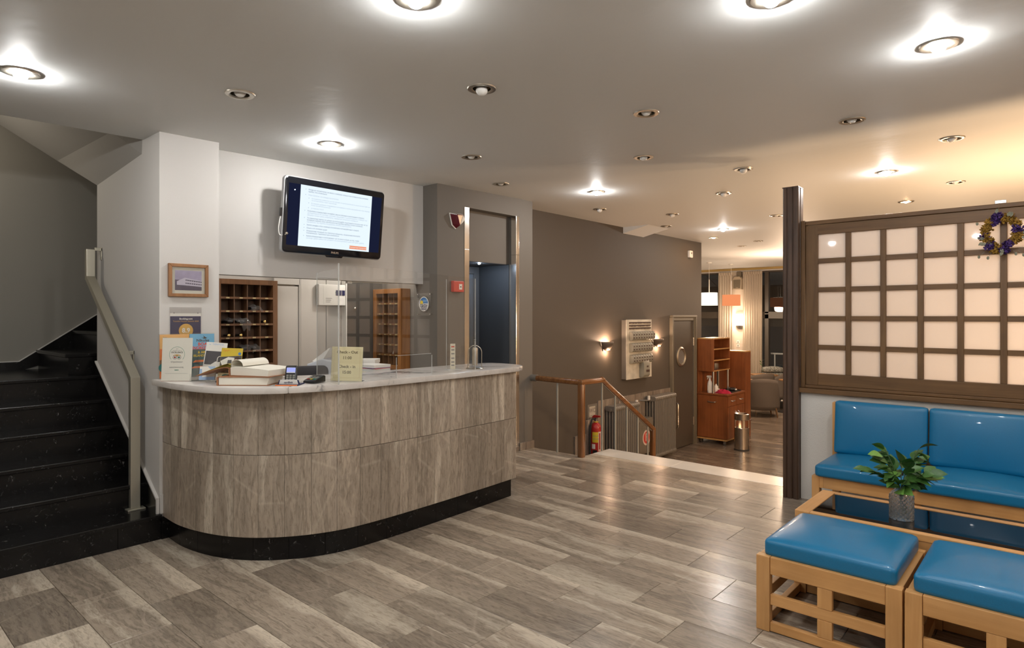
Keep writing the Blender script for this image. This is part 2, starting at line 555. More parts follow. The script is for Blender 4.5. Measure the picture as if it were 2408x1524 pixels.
# ------------------------------------------------------------------ mesh helpers
class MB:
    """collects shapes that become ONE mesh object"""

    def __init__(s):
        s.v = []
        s.f = []
        s.m = []
        s.cur = 0

    def add(s, vs, fs, M=None):
        o = len(s.v)
        for p in vs:
            p = Vector(p)
            s.v.append(M @ p if M is not None else p)
        for f in fs:
            s.f.append([i + o for i in f])
            s.m.append(s.cur)
        return s

    def box(s, x0, x1, y0, y1, z0, z1, M=None):
        vs = [(x0, y0, z0), (x1, y0, z0), (x1, y1, z0), (x0, y1, z0), (x0, y0, z1), (x1, y0, z1), (x1, y1, z1), (x0, y1, z1)]
        return s.add(vs, [(3, 2, 1, 0), (4, 5, 6, 7), (0, 1, 5, 4), (1, 2, 6, 5), (2, 3, 7, 6), (3, 0, 4, 7)], M)

    def prism(s, poly, a, b, M=None):
        n = len(poly)
        vs = [(p[0], p[1], a) for p in poly] + [(p[0], p[1], b) for p in poly]
        fs = [tuple(range(n))[::-1], tuple(range(n, 2 * n))]
        fs += [(i, (i + 1) % n, n + (i + 1) % n, n + i) for i in range(n)]
        return s.add(vs, fs, M)

    def lathe(s, prof, n=20, M=None, c=(0, 0, 0), closed=False):
        vs, fs = [], []
        k = len(prof)
        for i in range(n):
            a = 2 * PI * i / n
            for r, z in prof:
                vs.append((c[0] + r * math.cos(a), c[1] + r * math.sin(a), c[2] + z))
        rng = range(k) if closed else range(k - 1)
        for i in range(n):
            j = (i + 1) % n
            for q in rng:
                q2 = (q + 1) % k
                fs.append((i * k + q, j * k + q, j * k + q2, i * k + q2))
        return s.add(vs, fs, M)

    def cyl(s, p0, p1, r0, r1=None, n=14, M=None):
        r1 = r0 if r1 is None else r1
        p0, p1 = Vector(p0), Vector(p1)
        d = (p1 - p0).normalized()
        u = d.orthogonal().normalized()
        w = d.cross(u)
        vs = []
        for p, r in ((p0, r0), (p1, r1)):
            for i in range(n):
                a = 2 * PI * i / n
                vs.append(p + u * (r * math.cos(a)) + w * (r * math.sin(a)))
        fs = [(i, (i + 1) % n, n + (i + 1) % n, n + i) for i in range(n)]
        fs += [tuple(range(n))[::-1], tuple(range(n, 2 * n))]
        return s.add(vs, fs, M)

    def tube(s, pts, r, n=8, M=None, closed=False):
        pts = [Vector(p) for p in pts]
        k = len(pts)
        vs, fs = [], []
        up = None
        for i, p in enumerate(pts):
            a = pts[(i - 1) % k] if (closed or i > 0) else p
            b = pts[(i + 1) % k] if (closed or i < k - 1) else p
            d = (b - a).normalized()
            if up is None:
                up = d.orthogonal().normalized()
            up = (up - d * up.dot(d)).normalized()
            w = d.cross(up)
            rr = r[i] if isinstance(r, (list, tuple)) else r
            for q in range(n):
                t_ = 2 * PI * q / n
                vs.append(p + up * (rr * math.cos(t_)) + w * (rr * math.sin(t_)))
        for i in range(k if closed else k - 1):
            j = (i + 1) % k
            for q in range(n):
                fs.append((i * n + q, i * n + (q + 1) % n, j * n + (q + 1) % n, j * n + q))
        if not closed:
            fs += [tuple(range(n))[::-1], tuple(range((k - 1) * n, k * n))]
        return s.add(vs, fs, M)

    def ball(s, c, r, n=12, m=8, sc=(1, 1, 1), M=None):
        vs = [(c[0], c[1], c[2] - r * sc[2])]
        for j in range(1, m):
            ph = -PI / 2 + PI * j / m
            for i in range(n):
                a = 2 * PI * i / n
                vs.append((c[0] + r * sc[0] * math.cos(ph) * math.cos(a), c[1] + r * sc[1] * math.cos(ph) * math.sin(a), c[2] + r * sc[2] * math.sin(ph)))
        vs.append((c[0], c[1], c[2] + r * sc[2]))
        fs = []
        for i in range(n):
            k = (i + 1) % n
            fs.append((0, 1 + k, 1 + i))
            for j in range(m - 2):
                a = 1 + j * n
                fs.append((a + i, a + k, a + n + k, a + n + i))
            a = 1 + (m - 2) * n
            fs.append((a + i, a + k, len(vs) - 1))
        return s.add(vs, fs, M)

    def sheet(s, fn, nu, nv, M=None, thick=0.0):
        vs = [fn(i / nu, j / nv) for j in range(nv + 1) for i in range(nu + 1)]
        w = nu + 1
        fs = [(j * w + i, j * w + i + 1, (j + 1) * w + i + 1, (j + 1) * w + i) for j in range(nv) for i in range(nu)]
        return s.add(vs, fs, M)

    def poly(s, pts, M=None):
        return s.add(pts, [tuple(range(len(pts)))], M)

    def rbox(s, w, d, h, r, seg=10, crown=0.0, M=None, pinch=0.0):
        """cushion: rounded box centred in plan on 0,0 standing on z=0, its top puffed up by crown"""
        b = bmesh.new()
        bmesh.ops.create_cube(b, size=2.0)
        bmesh.ops.subdivide_edges(b, edges=b.edges[:], cuts=seg, use_grid_fill=True)
        hx, hy, hz = w / 2, d / 2, h / 2
        for v in b.verts:
            p = v.co.copy()
            # denser towards the edges
            q = Vector([math.copysign(abs(c) ** 0.7, c) for c in p])
            q = Vector((q.x * hx, q.y * hy, q.z * hz))
            core = Vector((max(-hx + r, min(hx - r, q.x)), max(-hy + r, min(hy - r, q.y)), max(-hz + r, min(hz - r, q.z))))
            dlt = q - core
            if dlt.length > 1e-9:
                q = core + dlt.normalized() * r
            fx = 1 - min(1, abs(q.x) / hx) ** 2.2
            fy = 1 - min(1, abs(q.y) / hy) ** 2.2
            k = (q.z + hz) / h
            q.z += crown * fx * fy * k + pinch * k * (abs(q.x) / hx) ** 6 * (abs(q.y) / hy) ** 6
            q.z += hz
            v.co = q
        b.verts.index_update()
        vs = [v.co.copy() for v in b.verts]
        fs = [[v.index for v in f.verts] for f in b.faces]
        b.free()
        return s.add(vs, fs, M)

    def mat(s, i):
        s.cur = i
        return s


def mesh(mb, smooth=True, bevel=0.0, ang=0.6, segs=2):
    me = bpy.data.meshes.new('m')
    b = bmesh.new()
    vs = [b.verts.new(p) for p in mb.v]
    for f, mi in zip(mb.f, mb.m):
        try:
            fc = b.faces.new([vs[i] for i in f])
            fc.material_index = mi
        except ValueError:
            pass
    if not bevel:
        bmesh.ops.remove_doubles(b, verts=b.verts, dist=1e-6)
    bmesh.ops.recalc_face_normals(b, faces=b.faces)
    if bevel:
        es = [e for e in b.edges if len(e.link_faces) == 2 and e.calc_face_angle(0) > 0.6]
        bmesh.ops.bevel(b, geom=es, offset=bevel, segments=segs, profile=0.6, affect='EDGES', clamp_overlap=True)
    b.to_mesh(me)
    b.free()
    if smooth:
        me.polygons.foreach_set('use_smooth', [True] * len(me.polygons))
        me.set_sharp_from_angle(angle=ang)
    return me


def place(name, me, mat, parent=None, loc=(0, 0, 0), rot=(0, 0, 0)):
    o = bpy.data.objects.new(name, me)
    COL.objects.link(o)
    ms = mat if isinstance(mat, (list, tuple)) else [mat]
    if not me.materials:
        for q in ms:
            me.materials.append(MATS[q])
    o.location = loc
    o.rotation_euler = rot
    if parent is not None:
        o.parent = parent
    return o


def part(name, mb, mat, parent=None, loc=(0, 0, 0), rot=(0, 0, 0), smooth=True, bevel=0.0, label=None, kind=None, segs=2, ang=0.6):
    o = place(name, mesh(mb, smooth, bevel, ang, segs), mat, parent, loc, rot)
    if label:
        o['label'] = label
    if kind:
        o['kind'] = kind
    return o


def tag(o, label, cat, group=None):
    o['label'] = label
    o['category'] = cat
    if group:
        o['group'] = group
    return o


def thing(name, label, cat, loc=(0, 0, 0), rz=0.0, group=None):
    o = bpy.data.objects.new(name, None)
    o.empty_display_size = 0.1
    COL.objects.link(o)
    o.location = loc
    o.rotation_euler = (0, 0, rz)
    return tag(o, label, cat, group)


def struct(name, mb, mat, smooth=False, bevel=0.0, label=None, parent=None):
    o = part(name, mb, mat, parent, smooth=smooth, bevel=bevel, label=label)
    if parent is None:
        o['kind'] = 'structure'
    return o


def sroot(name, label=None):
    o = bpy.data.objects.new(name, None)
    COL.objects.link(o)
    o['kind'] = 'structure'
    if label:
        o['label'] = label
    return o


def copy_tree(o, parent=None):
    c = o.copy()
    COL.objects.link(c)
    if parent is not None:
        c.parent = parent
    for ch in list(o.children):
        copy_tree(ch, c)
    return c


def T(x=0, y=0, z=0):
    return Matrix.Translation((x, y, z))


def RZ(a):
    return Matrix.Rotation(a, 4, 'Z')


def RX(a):
    return Matrix.Rotation(a, 4, 'X')


def RY(a):
    return Matrix.Rotation(a, 4, 'Y')


UPRIGHT = RX(PI / 2)      # a flat XY print stood up: it faces -Y, X stays to the right


def words(name, body, size, mat, parent, loc=(0, 0, 0), M=None, align='CENTER', bold=0.0, width=None, spacing=1.0, line=1.0, extrude=0.0):
    """lettering as a mesh; by default it stands upright and faces local -Y"""
    c = bpy.data.curves.new('lettering', 'FONT')
    c.body = body
    c.size = 1.0
    c.align_x = align
    c.align_y = 'CENTER'
    c.offset = bold / size
    c.space_character = spacing
    c.space_line = line
    c.extrude = extrude
    c.resolution_u = 2
    o = bpy.data.objects.new('lettering', c)
    COL.objects.link(o)
    bpy.context.view_layer.update()
    dg = bpy.context.evaluated_depsgraph_get()
    me = bpy.data.meshes.new_from_object(o.evaluated_get(dg))
    bpy.data.objects.remove(o)
    me.transform(Matrix.Diagonal((size, size, size, 1)))
    if width and len(me.vertices):
        xs = [v.co.x for v in me.vertices]
        k = width / max(1e-6, max(xs) - min(xs))
        me.transform(Matrix.Diagonal((k, 1, 1, 1)))
    me.transform(T(*loc) @ (M if M is not None else UPRIGHT))
    me.materials.clear()
    q = place(name, me, mat, parent)
    return q


def catmull(pts, n=6):
    out = []
    P = [Vector(p) for p in pts]
    P = [P[0] * 2 - P[1]] + P + [P[-1] * 2 - P[-2]]
    for i in range(1, len(P) - 2):
        for k in range(n):
            u = k / n
            a, b, c, d = P[i - 1], P[i], P[i + 1], P[i + 2]
            out.append(0.5 * ((2 * b) + (c - a) * u + (2 * a - 5 * b + 4 * c - d) * u * u + (3 * b - a - 3 * c + d) * u ** 3))
    out.append(P[-2].copy())
    return out


def arclen(pts):
    L = [0.0]
    for a, b in zip(pts, pts[1:]):
        L.append(L[-1] + (b - a).length)
    return L


def at_len(pts, L, s):
    s = max(0, min(L[-1], s))
    for i in range(len(L) - 1):
        if s <= L[i + 1] or i == len(L) - 2:
            u = (s - L[i]) / max(1e-9, L[i + 1] - L[i])
            return pts[i].lerp(pts[i + 1], u)


FWX, FWY, RTX, RTY = -0.663, 0.7486, 0.7486, 0.663


def seen(x, y, z, pad=0):
    """pixel of a point, used only to leave out pieces that no picture of the place would show"""
    d = x * FWX + y * FWY
    if d < 0.3:
        return None
    return (1204 + 1474 * (x * RTX + y * RTY) / d, 742 - (z - 1.5) * 1474 / d)
# ------------------------------------------------------------------ the building
def cz(y):
    return 2.795 if y >= 5.2 else 2.735 + 0.016667 * (y - 1.6)


LIT = [(-3.93, 0.72), (-1.9, 1.58), (-0.87, 2.52), (-0.45, 3.52), (-4.02, 2.54), (-3.69, 5.5), (-1.22, 6.47), (-3.86, 9.13), (-1.37, 8.3), (-4.4, 10.02)]
UNLIT = [(-3.45, 1.61), (-2.41, 2.47), (-1.97, 3.49), (-1.06, 4.57), (-0.63, 5.56), (-3.56, 3.53), (-2.57, 4.51), (-2.14, 5.5), (-0.81, 7.41), (-4.13, 4.5), (-2.72, 6.45), (-4.26, 6.42), (-3.78, 7.36), (-2.82, 8.35), (-4.35, 8.28), (-0.98, 9.29), (-4.54, 11.59), (-4.02, 10.99), (-0.62, 9.25)]
ADDED_LIT = [(0.45, 0.9), (1.55, 2.0), (-1.0, -0.6), (1.2, 3.9), (-2.9, -0.3), (0.6, -0.9)]  # unseen downlights added out of view to brighten counter, stools and walls
HOLE = 0.052


def ceiling(name, outline, pts):
    b = bmesh.new()
    es = []

    def loop(ps):
        vs = [b.verts.new((p[0], p[1], cz(p[1]) if name == 'ceiling' else 2.80)) for p in ps]
        for i in range(len(vs)):
            es.append(b.edges.new((vs[i], vs[(i + 1) % len(vs)])))
    loop(outline)
    for (x, y) in pts:
        loop([(x + HOLE * math.cos(2 * PI * i / 18), y + HOLE * math.sin(2 * PI * i / 18)) for i in range(18)])
    bmesh.ops.triangle_fill(b, use_beauty=True, use_dissolve=False, edges=es)
    for f in b.faces:
        if f.normal.z > 0:
            f.normal_flip()
    me = bpy.data.meshes.new('ceiling')
    b.to_mesh(me)
    b.free()
    o = place(name, me, 'paint_ceiling')
    o['kind'] = 'structure'
    return o


ALL_LAMPS = LIT + UNLIT + ADDED_LIT
ceiling('ceiling', [(-4.85, -2.6), (3, -2.6), (3, 5.2), (-5.7, 5.2), (-5.7, 4.05), (-4.78, 4.05), (-4.78, 1.6), (-4.86, 1.6)], [p for p in ALL_LAMPS if p[1] < 5.2])
ceiling('ceiling', [(-5.7, 5.2), (3, 5.2), (3, 17.3), (-9.3, 17.3), (-9.3, 5.2)], [p for p in ALL_LAMPS if p[1] >= 5.2])
struct('ceiling', MB().box(-4.75, 3.1, -2.7, 1.6, 3.05, 3.12).box(-4.75, 3.1, 1.6, 3.4, 3.05, 3.12).box(-9.4, 3.1, 3.4, 17.4, 3.05, 3.12).box(-7.1, -4.85, -1.1, 1.7, 4.2, 4.3), 'paint_ceiling')

struct('wall_left', MB().box(-7.05, -6.95, -1.1, 3.4, -0.1, 4.3), 'paint_white_dim')
struct('wall_stair_end', MB().box(-7.05, -4.56, -1.1, -1.0, -0.1, 4.3), 'paint_white_dim')
struct('wall_stair_top', MB().box(-4.85, -4.75, -1.1, 1.6, 2.79, 4.3), 'paint_white_dim')
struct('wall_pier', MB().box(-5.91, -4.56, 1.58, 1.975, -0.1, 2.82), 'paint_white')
struct('wall_stair_rear', MB().box(-7.0, -5.6, 3.3, 3.4, -0.1, 4.3).box(-5.7, -5.6, 1.975, 3.4, 1.2, 4.3), 'paint_white_dim')
struct('wall_reception', MB().box(-4.88, -4.76, 1.975, 4.05, 1.81, 2.85), 'paint_white')
struct('wall_office', MB().box(-5.6, -5.5, 1.975, 4.06, -0.1, 2.5), 'grey_panel')
struct('ceiling', MB().box(-5.6, -4.88, 1.975, 4.05, 2.4, 2.46), 'paint_white')
lift = MB()
lift.box(-5.7, -4.55, 4.05, 4.47, -0.1, 2.85)
lift.box(-5.7, -4.55, 5.21, 5.487, -0.72, 2.85)
lift.box(-5.7, -4.55, 4.47, 5.21, 2.595, 2.85)
lift.box(-5.7, -4.66, 4.47, 5.21, 2.07, 2.595)
lift.box(-5.7, -5.16, 4.47, 5.21, -0.1, 2.07)
struct('wall_lift', lift, 'paint_grey')
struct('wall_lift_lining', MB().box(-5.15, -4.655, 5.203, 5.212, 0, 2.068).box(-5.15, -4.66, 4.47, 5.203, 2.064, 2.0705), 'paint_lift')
wb = struct('wall_brown', MB().box(-4.98, -4.88, 5.487, 10.6, -0.75, 2.85), 'paint_brown')
struct('wall_lounge_near', MB().box(-9.3, -4.90, 10.5, 10.595, -0.75, 2.85), 'paint_lounge')
struct('wall_lounge_left', MB().box(-9.4, -9.3, 10.5, 17.4, -0.75, 2.85), 'paint_lounge')
struct('wall_lounge_right', MB().box(3.0, 3.1, 5.5, 17.4, -0.75, 2.85), 'paint_lounge')
struct('wall_right', MB().box(3.0, 3.1, -2.7, 5.5, -0.1, 2.85), 'paint_white')
struct('wall_front', MB().box(-4.66, 3.1, -2.7, -2.6, -0.1, 2.85).box(-4.66, -4.56, -2.7, -1.0, -0.1, 2.85), 'paint_white')
low = struct('wall_low', MB().box(-1.64, 3.0, 5.43, 5.56, -0.74, 0.872), 'paint_lowwall')
struct('wall_step_side', MB().box(-4.88, -3.86, 5.41, 5.50, -0.74, -0.012), 'paint_brown')

# the soffits of the flight that climbs overhead
sf = MB()
A_, B_, B2_ = (-5.3, 1.509, 2.861), (-4.89, 1.58, 2.64), (-4.88, 1.58, 2.76)
C_, C2_ = (-5.91, 1.58, 2.559), (-6.95, 1.86, 2.746)
D_, DW_ = (-6.655, 1.478, 2.863), (-6.95, 1.543, 2.92)
E_, F_ = (-6.95, 1.13, 3.16), (-6.684, 1.086, 3.208)
sf.poly([A_, D_, C_, B_])
sf.poly([A_, F_, E_, D_])
sf.poly([A_, B_, B2_])
sf.poly([D_, DW_, C2_, C_])
sf.poly([D_, E_, DW_])
sf.poly([F_, E_, (-6.95, -1.0, 4.15)])
sf.poly([F_, (-6.95, -1.0, 4.15), (-4.85, -1.0, 4.15)])
sf.poly([A_, F_, (-4.85, -1.0, 4.15)])
sf.poly([A_, (-4.85, -1.0, 4.15), (-4.85, 1.385, 2.80)])
sf.poly([A_, (-4.85, 1.385, 2.80), B2_])
sf.poly([C_, C2_, (-6.95, 3.3, 2.3)])
sf.poly([C_, (-6.95, 3.3, 2.3), (-5.7, 3.3, 2.2)])
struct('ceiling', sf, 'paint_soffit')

# ------------------------------------------------------------------ floors laid with marble tiles
fl = struct('floor', MB().box(-7.0, 3.0, -2.6, 5.5, -0.2, -0.012).box(-3.86, 3.0, 5.5, 5.68, -0.2, -0.012), 'floor_marble')
ROWS = [-0.55, -0.25, 0.05, 0.34, 0.63, 0.92, 1.19, 1.46, 1.73, 2.0, 2.3, 2.59, 2.87, 3.18, 3.51, 3.82, 4.09, 4.41, 4.71, 5.02, 5.33, 5.68]
TILE = {}


def tile_mesh(w, d, m, key):
    k = (round(w, 3), round(d, 3), key)
    if k not in TILE:
        TILE[k] = mesh(MB().box(-w / 2, w / 2, -d / 2, d / 2, -0.012, 0), False, 0.0012, segs=1)
        TILE[k].materials.append(MATS[m])
    return TILE[k]


G = 0.0011
for r in range(len(ROWS) - 1):
    y0, y1 = ROWS[r], ROWS[r + 1]
    xs = [-4.56]
    x = -3.885 - 0.62 if r % 2 else -3.565 - 0.62
    while x < 1.2:
        if x > -4.5:
            xs.append(x)
        x += 0.62
    pieces = []
    for a, c in zip(xs, xs[1:]):
        if y1 > 5.6 and a < -3.86 < c:
            pieces += [(a, -3.86), (-3.86, c)]
        else:
            pieces.append((a, c))
    for a, c in pieces:
        yy0, yy1 = y0, y1
        if y1 > 5.6 and c <= -3.86:
            yy1 = 5.5
        if yy1 - yy0 < 0.03:
            continue
        place('tile', tile_mesh(c - a - 2 * G, yy1 - yy0 - 2 * G, 'floor_marble', 'u'), 'floor_marble', fl, ((a + c) / 2, (yy0 + yy1) / 2, random.uniform(-0.0003, 0.0003)))

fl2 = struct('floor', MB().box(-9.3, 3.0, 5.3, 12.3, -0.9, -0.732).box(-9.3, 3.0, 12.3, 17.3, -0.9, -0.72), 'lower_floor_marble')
y = 6.9
r = 0
while y < 12.2:
    x = -4.88 - (0.31 if r % 2 else 0)
    while x < -1.4:
        a, c = max(x, -4.88), min(x + 0.62, -1.4)
        p = seen((a + c) / 2, y + 0.15, -0.72)
        if c - a > 0.05 and p and 1500 < p[0] < 1960:
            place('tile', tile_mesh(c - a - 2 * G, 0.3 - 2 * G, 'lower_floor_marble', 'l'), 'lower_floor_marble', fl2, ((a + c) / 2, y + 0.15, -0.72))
        x += 0.62
    y += 0.3
    r += 1

# ------------------------------------------------------------------ short steps down to the lounge
st = thing('short_steps', 'short flight of steps with a white marble edge down to the lounge', 'steps', (-2.7, 5.85, 0))
for a, c in ((-3.86, -2.95), (-2.948, -1.66)):
    part('edge_slab', MB().box(a, c, 5.682, 6.01, -0.035, 0.001), 'step_marble', st, (2.7, -5.85, 0), smooth=False, bevel=0.004)
for k in range(1, 4):
    part('tread', MB().box(-3.86, -1.66, 5.99 + 0.3 * (k - 1), 6.31 + 0.3 * (k - 1), -0.18 * k - 0.03, -0.18 * k), 'step_marble', st, (2.7, -5.85, 0), smooth=False, bevel=0.004)
for k in range(0, 4):
    part('riser', MB().box(-3.85, -1.66, 5.95 + 0.3 * k, 5.985 + 0.3 * k, -0.18 * (k + 1) - (0 if k < 3 else 0.0), -0.18 * k - 0.031), 'dado_stone', st, (2.7, -5.85, 0), smooth=False)
part('step_core', MB().box(-3.845, -1.66, 5.56, 5.95, -0.72, -0.04).box(-3.845, -1.66, 5.95, 6.25, -0.72, -0.215).box(-3.845, -1.66, 6.25, 6.55, -0.72, -0.395).box(-3.845, -1.66, 6.55, 6.85, -0.72, -0.575), 'concrete', st, (2.7, -5.85, 0), smooth=False)

# ------------------------------------------------------------------ black marble staircase
sc = thing('black_staircase', 'polished black marble staircase with pale flecks rising beside the white pier', 'staircase', (-5.2, 0.3, 0))
OFF = (5.2, -0.3, 0)
for i in range(1, 7):
    xf = -4.53 - 0.266 * (i - 1)
    xb = xf - 0.30 if i < 6 else -6.95
    part('tread', MB().box(xb, xf, -1.0, 1.578 if i > 1 else 1.588, 0.17 * i - 0.03, 0.17 * i), 'black_marble', sc, OFF, smooth=False, bevel=0.006)
    if i == 1:
        for a, c in ((-1.0, 0.3), (0.302, 1.33), (1.332, 1.585)):
            part('riser', MB().box(xf - 0.04, xf - 0.018, a, c, 0.0, 0.14), 'black_marble', sc, OFF, smooth=False, bevel=0.001)
    else:
        part('riser', MB().box(xf - 0.04, xf - 0.018, -1.0, 1.577, 0.17 * (i - 1), 0.17 * i - 0.03), 'black_marble', sc, OFF, smooth=False)
for k in range(3):
    z = 1.19 + 0.17 * k
    y0 = 1.38 + 0.27 * k
    part('tread', MB().box(-6.95, -5.99, y0, y0 + 0.31 if k < 2 else 3.3, z - 0.03, z), 'black_marble', sc, OFF, smooth=False, bevel=0.005)
    part('riser', MB().box(-6.95, -6.0, y0 + 0.02, y0 + 0.04, z - 0.17, z - 0.03), 'black_marble', sc, OFF, smooth=False)
part('end_riser', MB().box(-6.0, -5.98, 1.40, 1.70, 1.02, 1.16), 'black_marble', sc, OFF, smooth=False)
# stringers with a pale edge
YS = Matrix(((1, 0, 0, 0), (0, 0, 1, 0), (0, 1, 0, 0), (0, 0, 0, 1)))      # prism (x, z) extruded along y
XS = Matrix(((0, 0, 1, 0), (1, 0, 0, 0), (0, 1, 0, 0), (0, 0, 0, 1)))      # prism (y, z) extruded along x
part('stringer', MB().prism([(-4.575, 0.0), (-4.575, 0.265), (-5.905, 1.12), (-5.905, 0.0)], 1.566, 1.579, YS), 'black_marble', sc, OFF, smooth=False)
part('stringer_edge', MB().prism([(-4.56, 0.17), (-4.56, 0.275), (-4.572, 0.275), (-5.905, 1.132), (-5.905, 1.12), (-4.575, 0.262), (-4.575, 0.17)], 1.562, 1.582, YS), 'paint_white', sc, OFF, smooth=False, label='thin white edge along the black stringer')
part('stringer', MB().prism([(-1.0, 1.02), (-1.0, 1.09), (1.26, 1.09), (3.2, 2.45), (3.2, 1.6), (1.3, 1.02)], -6.95, -6.938, XS), 'black_marble', sc, OFF, smooth=False)
part('stringer_edge', MB().prism([(-1.0, 1.09), (-1.0, 1.098), (1.258, 1.098), (3.2, 2.46), (3.2, 2.45), (1.26, 1.09)], -6.95, -6.934, XS), 'paint_white', sc, OFF, smooth=False, label='thin white edge above the black skirting')

# ------------------------------------------------------------------ stair handrail
hr = thing('stair_handrail', 'flat champagne metal handrail bent along the black stairs', 'handrail', (-4.80, 1.50, 0.17))


def bar(pts, w, d, yc):
    """flat bar in the x-z plane, w wide in that plane, d deep in y"""
    P = [Vector((p[0], p[1])) for p in pts]
    Lp, Rp = [], []
    for i, p in enumerate(P):
        if i == 0:
            t_ = (P[1] - p).normalized()
            nn = Vector((-t_.y, t_.x))
            k = 1
        elif i == len(P) - 1:
            t_ = (p - P[i - 1]).normalized()
            nn = Vector((-t_.y, t_.x))
            k = 1
        else:
            t1, t2 = (p - P[i - 1]).normalized(), (P[i + 1] - p).normalized()
            n1, n2 = Vector((-t1.y, t1.x)), Vector((-t2.y, t2.x))
            nn = (n1 + n2).normalized()
            k = 1 / max(0.3, nn.dot(n1))
        Lp.append(p + nn * (w / 2 * k))
        Rp.append(p - nn * (w / 2 * k))
    return [tuple(q) for q in Lp] + [tuple(q) for q in reversed(Rp)]


o_ = (4.80, -1.50, -0.17)
part('rail_bar', MB().prism(bar([(-4.80, 0.18), (-4.80, 1.065), (-5.81, 1.80), (-5.81, 2.025)], 0.045, 0, 0), 1.475, 1.535, YS), 'champagne', hr, o_, smooth=False, bevel=0.003)
part('base_plate', MB().box(-4.85, -4.75, 1.45, 1.56, 0.17, 0.18), 'champagne', hr, o_, smooth=False, bevel=0.002)
for x, z in ((-5.05, 1.19), (-5.79, 1.985)):
    part('wall_bracket', MB().box(x - 0.012, x + 0.012, 1.53, 1.58, z + 0.03, z + 0.055).box(x - 0.012, x + 0.012, 1.572, 1.58, z - 0.04, z + 0.06), 'champagne', hr, o_, smooth=False, bevel=0.002)

# ------------------------------------------------------------------ stone at the foot of the walls
bp = sroot('baseboard_pier')
part('stone', MB().box(-4.55, -4.532, 5.255, 5.50, 0, 0.085), 'dado_stone', bp, smooth=False, bevel=0.002)
part('stone', MB().box(-4.56, -4.54, 5.19, 5.25, 0, 0.05), 'dado_stone', bp, smooth=False, bevel=0.002)
bl = sroot('baseboard_counter')
part('stone', MB().box(-4.56, -4.548, 1.582, 1.612, 0.17, 0.30), 'paint_white', bl, smooth=False, bevel=0.002)
db = sroot('trim_dado', 'stone slab dado low on the brown wall')
yy = 7.29
while yy < 9.40:
    w = random.choice([0.17, 0.2, 0.23])
    part('stone_slab', MB().box(-4.88, -4.862, yy, min(yy + w, 9.415) - 0.003, -0.72, 0.315 + random.uniform(0, 0.002)), 'dado_stone', db, smooth=False, bevel=0.001)
    yy += w
for a, c, z in ((6.74, 6.87, -0.10), (6.873, 7.0, -0.10), (7.003, 7.14, 0.08), (7.143, 7.287, 0.08)):
    part('stone_slab', MB().box(-4.88, -4.858, a, c, -0.72, z), 'dado_stone', db, smooth=False, bevel=0.001)
yy = 10.28
part('stone_slab', MB().box(-4.88, -4.86, 10.30, 10.59, -0.72, -0.62), 'dado_stone', db, smooth=False, bevel=0.001)

# ------------------------------------------------------------------ lift doorway: door and steel edging
d1 = sroot('door_1', 'grey lift door at the back of the dark recess')
part('leaf', MB().box(-5.16, -5.135, 4.50, 5.12, 0, 1.98), 'lift_leaf', d1, smooth=False, bevel=0.002)
part('frame', MB().box(-5.16, -5.115, 5.12, 5.20, 0, 2.06).box(-5.16, -5.115, 4.47, 5.12, 1.98, 2.06), 'lift_frame', d1, smooth=False, bevel=0.002)
part('light_strip', MB().box(-5.134, -5.13, 5.04, 5.075, 0.3, 1.75), 'glass_clear', d1, smooth=False)
for y0, y1, nm in ((4.412, 4.474, 'trim_1'), (5.206, 5.252, 'trim_2')):
    tr_ = sroot(nm, 'polished steel edging of the lift opening')
    inner = y1 if nm == 'trim_1' else y0
    for z0, z1 in ((0.0, 2.17), (2.172, 2.596)):
        part('steel_strip', MB().box(-4.553, -4.545, y0, y1, z0, z1).box(-4.62, -4.546, inner - 0.004, inner + 0.004, z0, z1), 'chrome', tr_, smooth=False, bevel=0.0015)

# ------------------------------------------------------------------ service door on the brown wall
d2 = sroot('door_2', 'dark brown service door with a round porthole')
part('frame', MB().box(-4.88, -4.835, 9.42, 9.475, -0.72, 1.475).box(-4.88, -4.835, 10.21, 10.28, -0.72, 1.475).box(-4.88, -4.836, 9.475, 10.21, 1.415, 1.475), 'door_frame_paint', d2, smooth=False, bevel=0.004)
part('frame_moulding', MB().box(-4.88, -4.82, 9.400, 9.43, -0.72, 1.468).box(-4.88, -4.82, 10.265, 10.297, -0.72, 1.468).box(-4.88, -4.815, 9.405, 10.295, 1.47, 1.505), 'door_frame_paint', d2, smooth=False, bevel=0.006)
part('leaf', MB().box(-4.88, -4.852, 9.477, 10.208, -0.71, 1.412), 'paint_door', d2, smooth=False, bevel=0.003)
DX = Matrix(((0, 0, 1, 0), (1, 0, 0, 0), (0, 1, 0, 0), (0, 0, 0, 1)))     # local z -> world x
part('porthole_ring', MB().lathe([(0.115, 0), (0.165, 0), (0.165, 0.012), (0.14, 0.028), (0.115, 0.012)], 28, T(-4.852, 9.745, 0.81) @ DX, closed=True), 'nickel', d2)
part('porthole_glass', MB().lathe([(0.0, 0.004), (0.118, 0.004)], 28, T(-4.852, 9.745, 0.81) @ DX), 'porthole_grey', d2)
part('pull_handle', MB().tube([(-4.852, 9.53, 0.06), (-4.80, 9.53, 0.055), (-4.79, 9.53, 0.03), (-4.79, 9.53, -0.33), (-4.80, 9.53, -0.355), (-4.852, 9.53, -0.36)], 0.014, 8), 'chrome', d2)
for z in (1.05, -0.32):
    part('hinge', MB().cyl((-4.845, 10.208, z - 0.07), (-4.845, 10.208, z + 0.07), 0.012), 'nickel', d2)

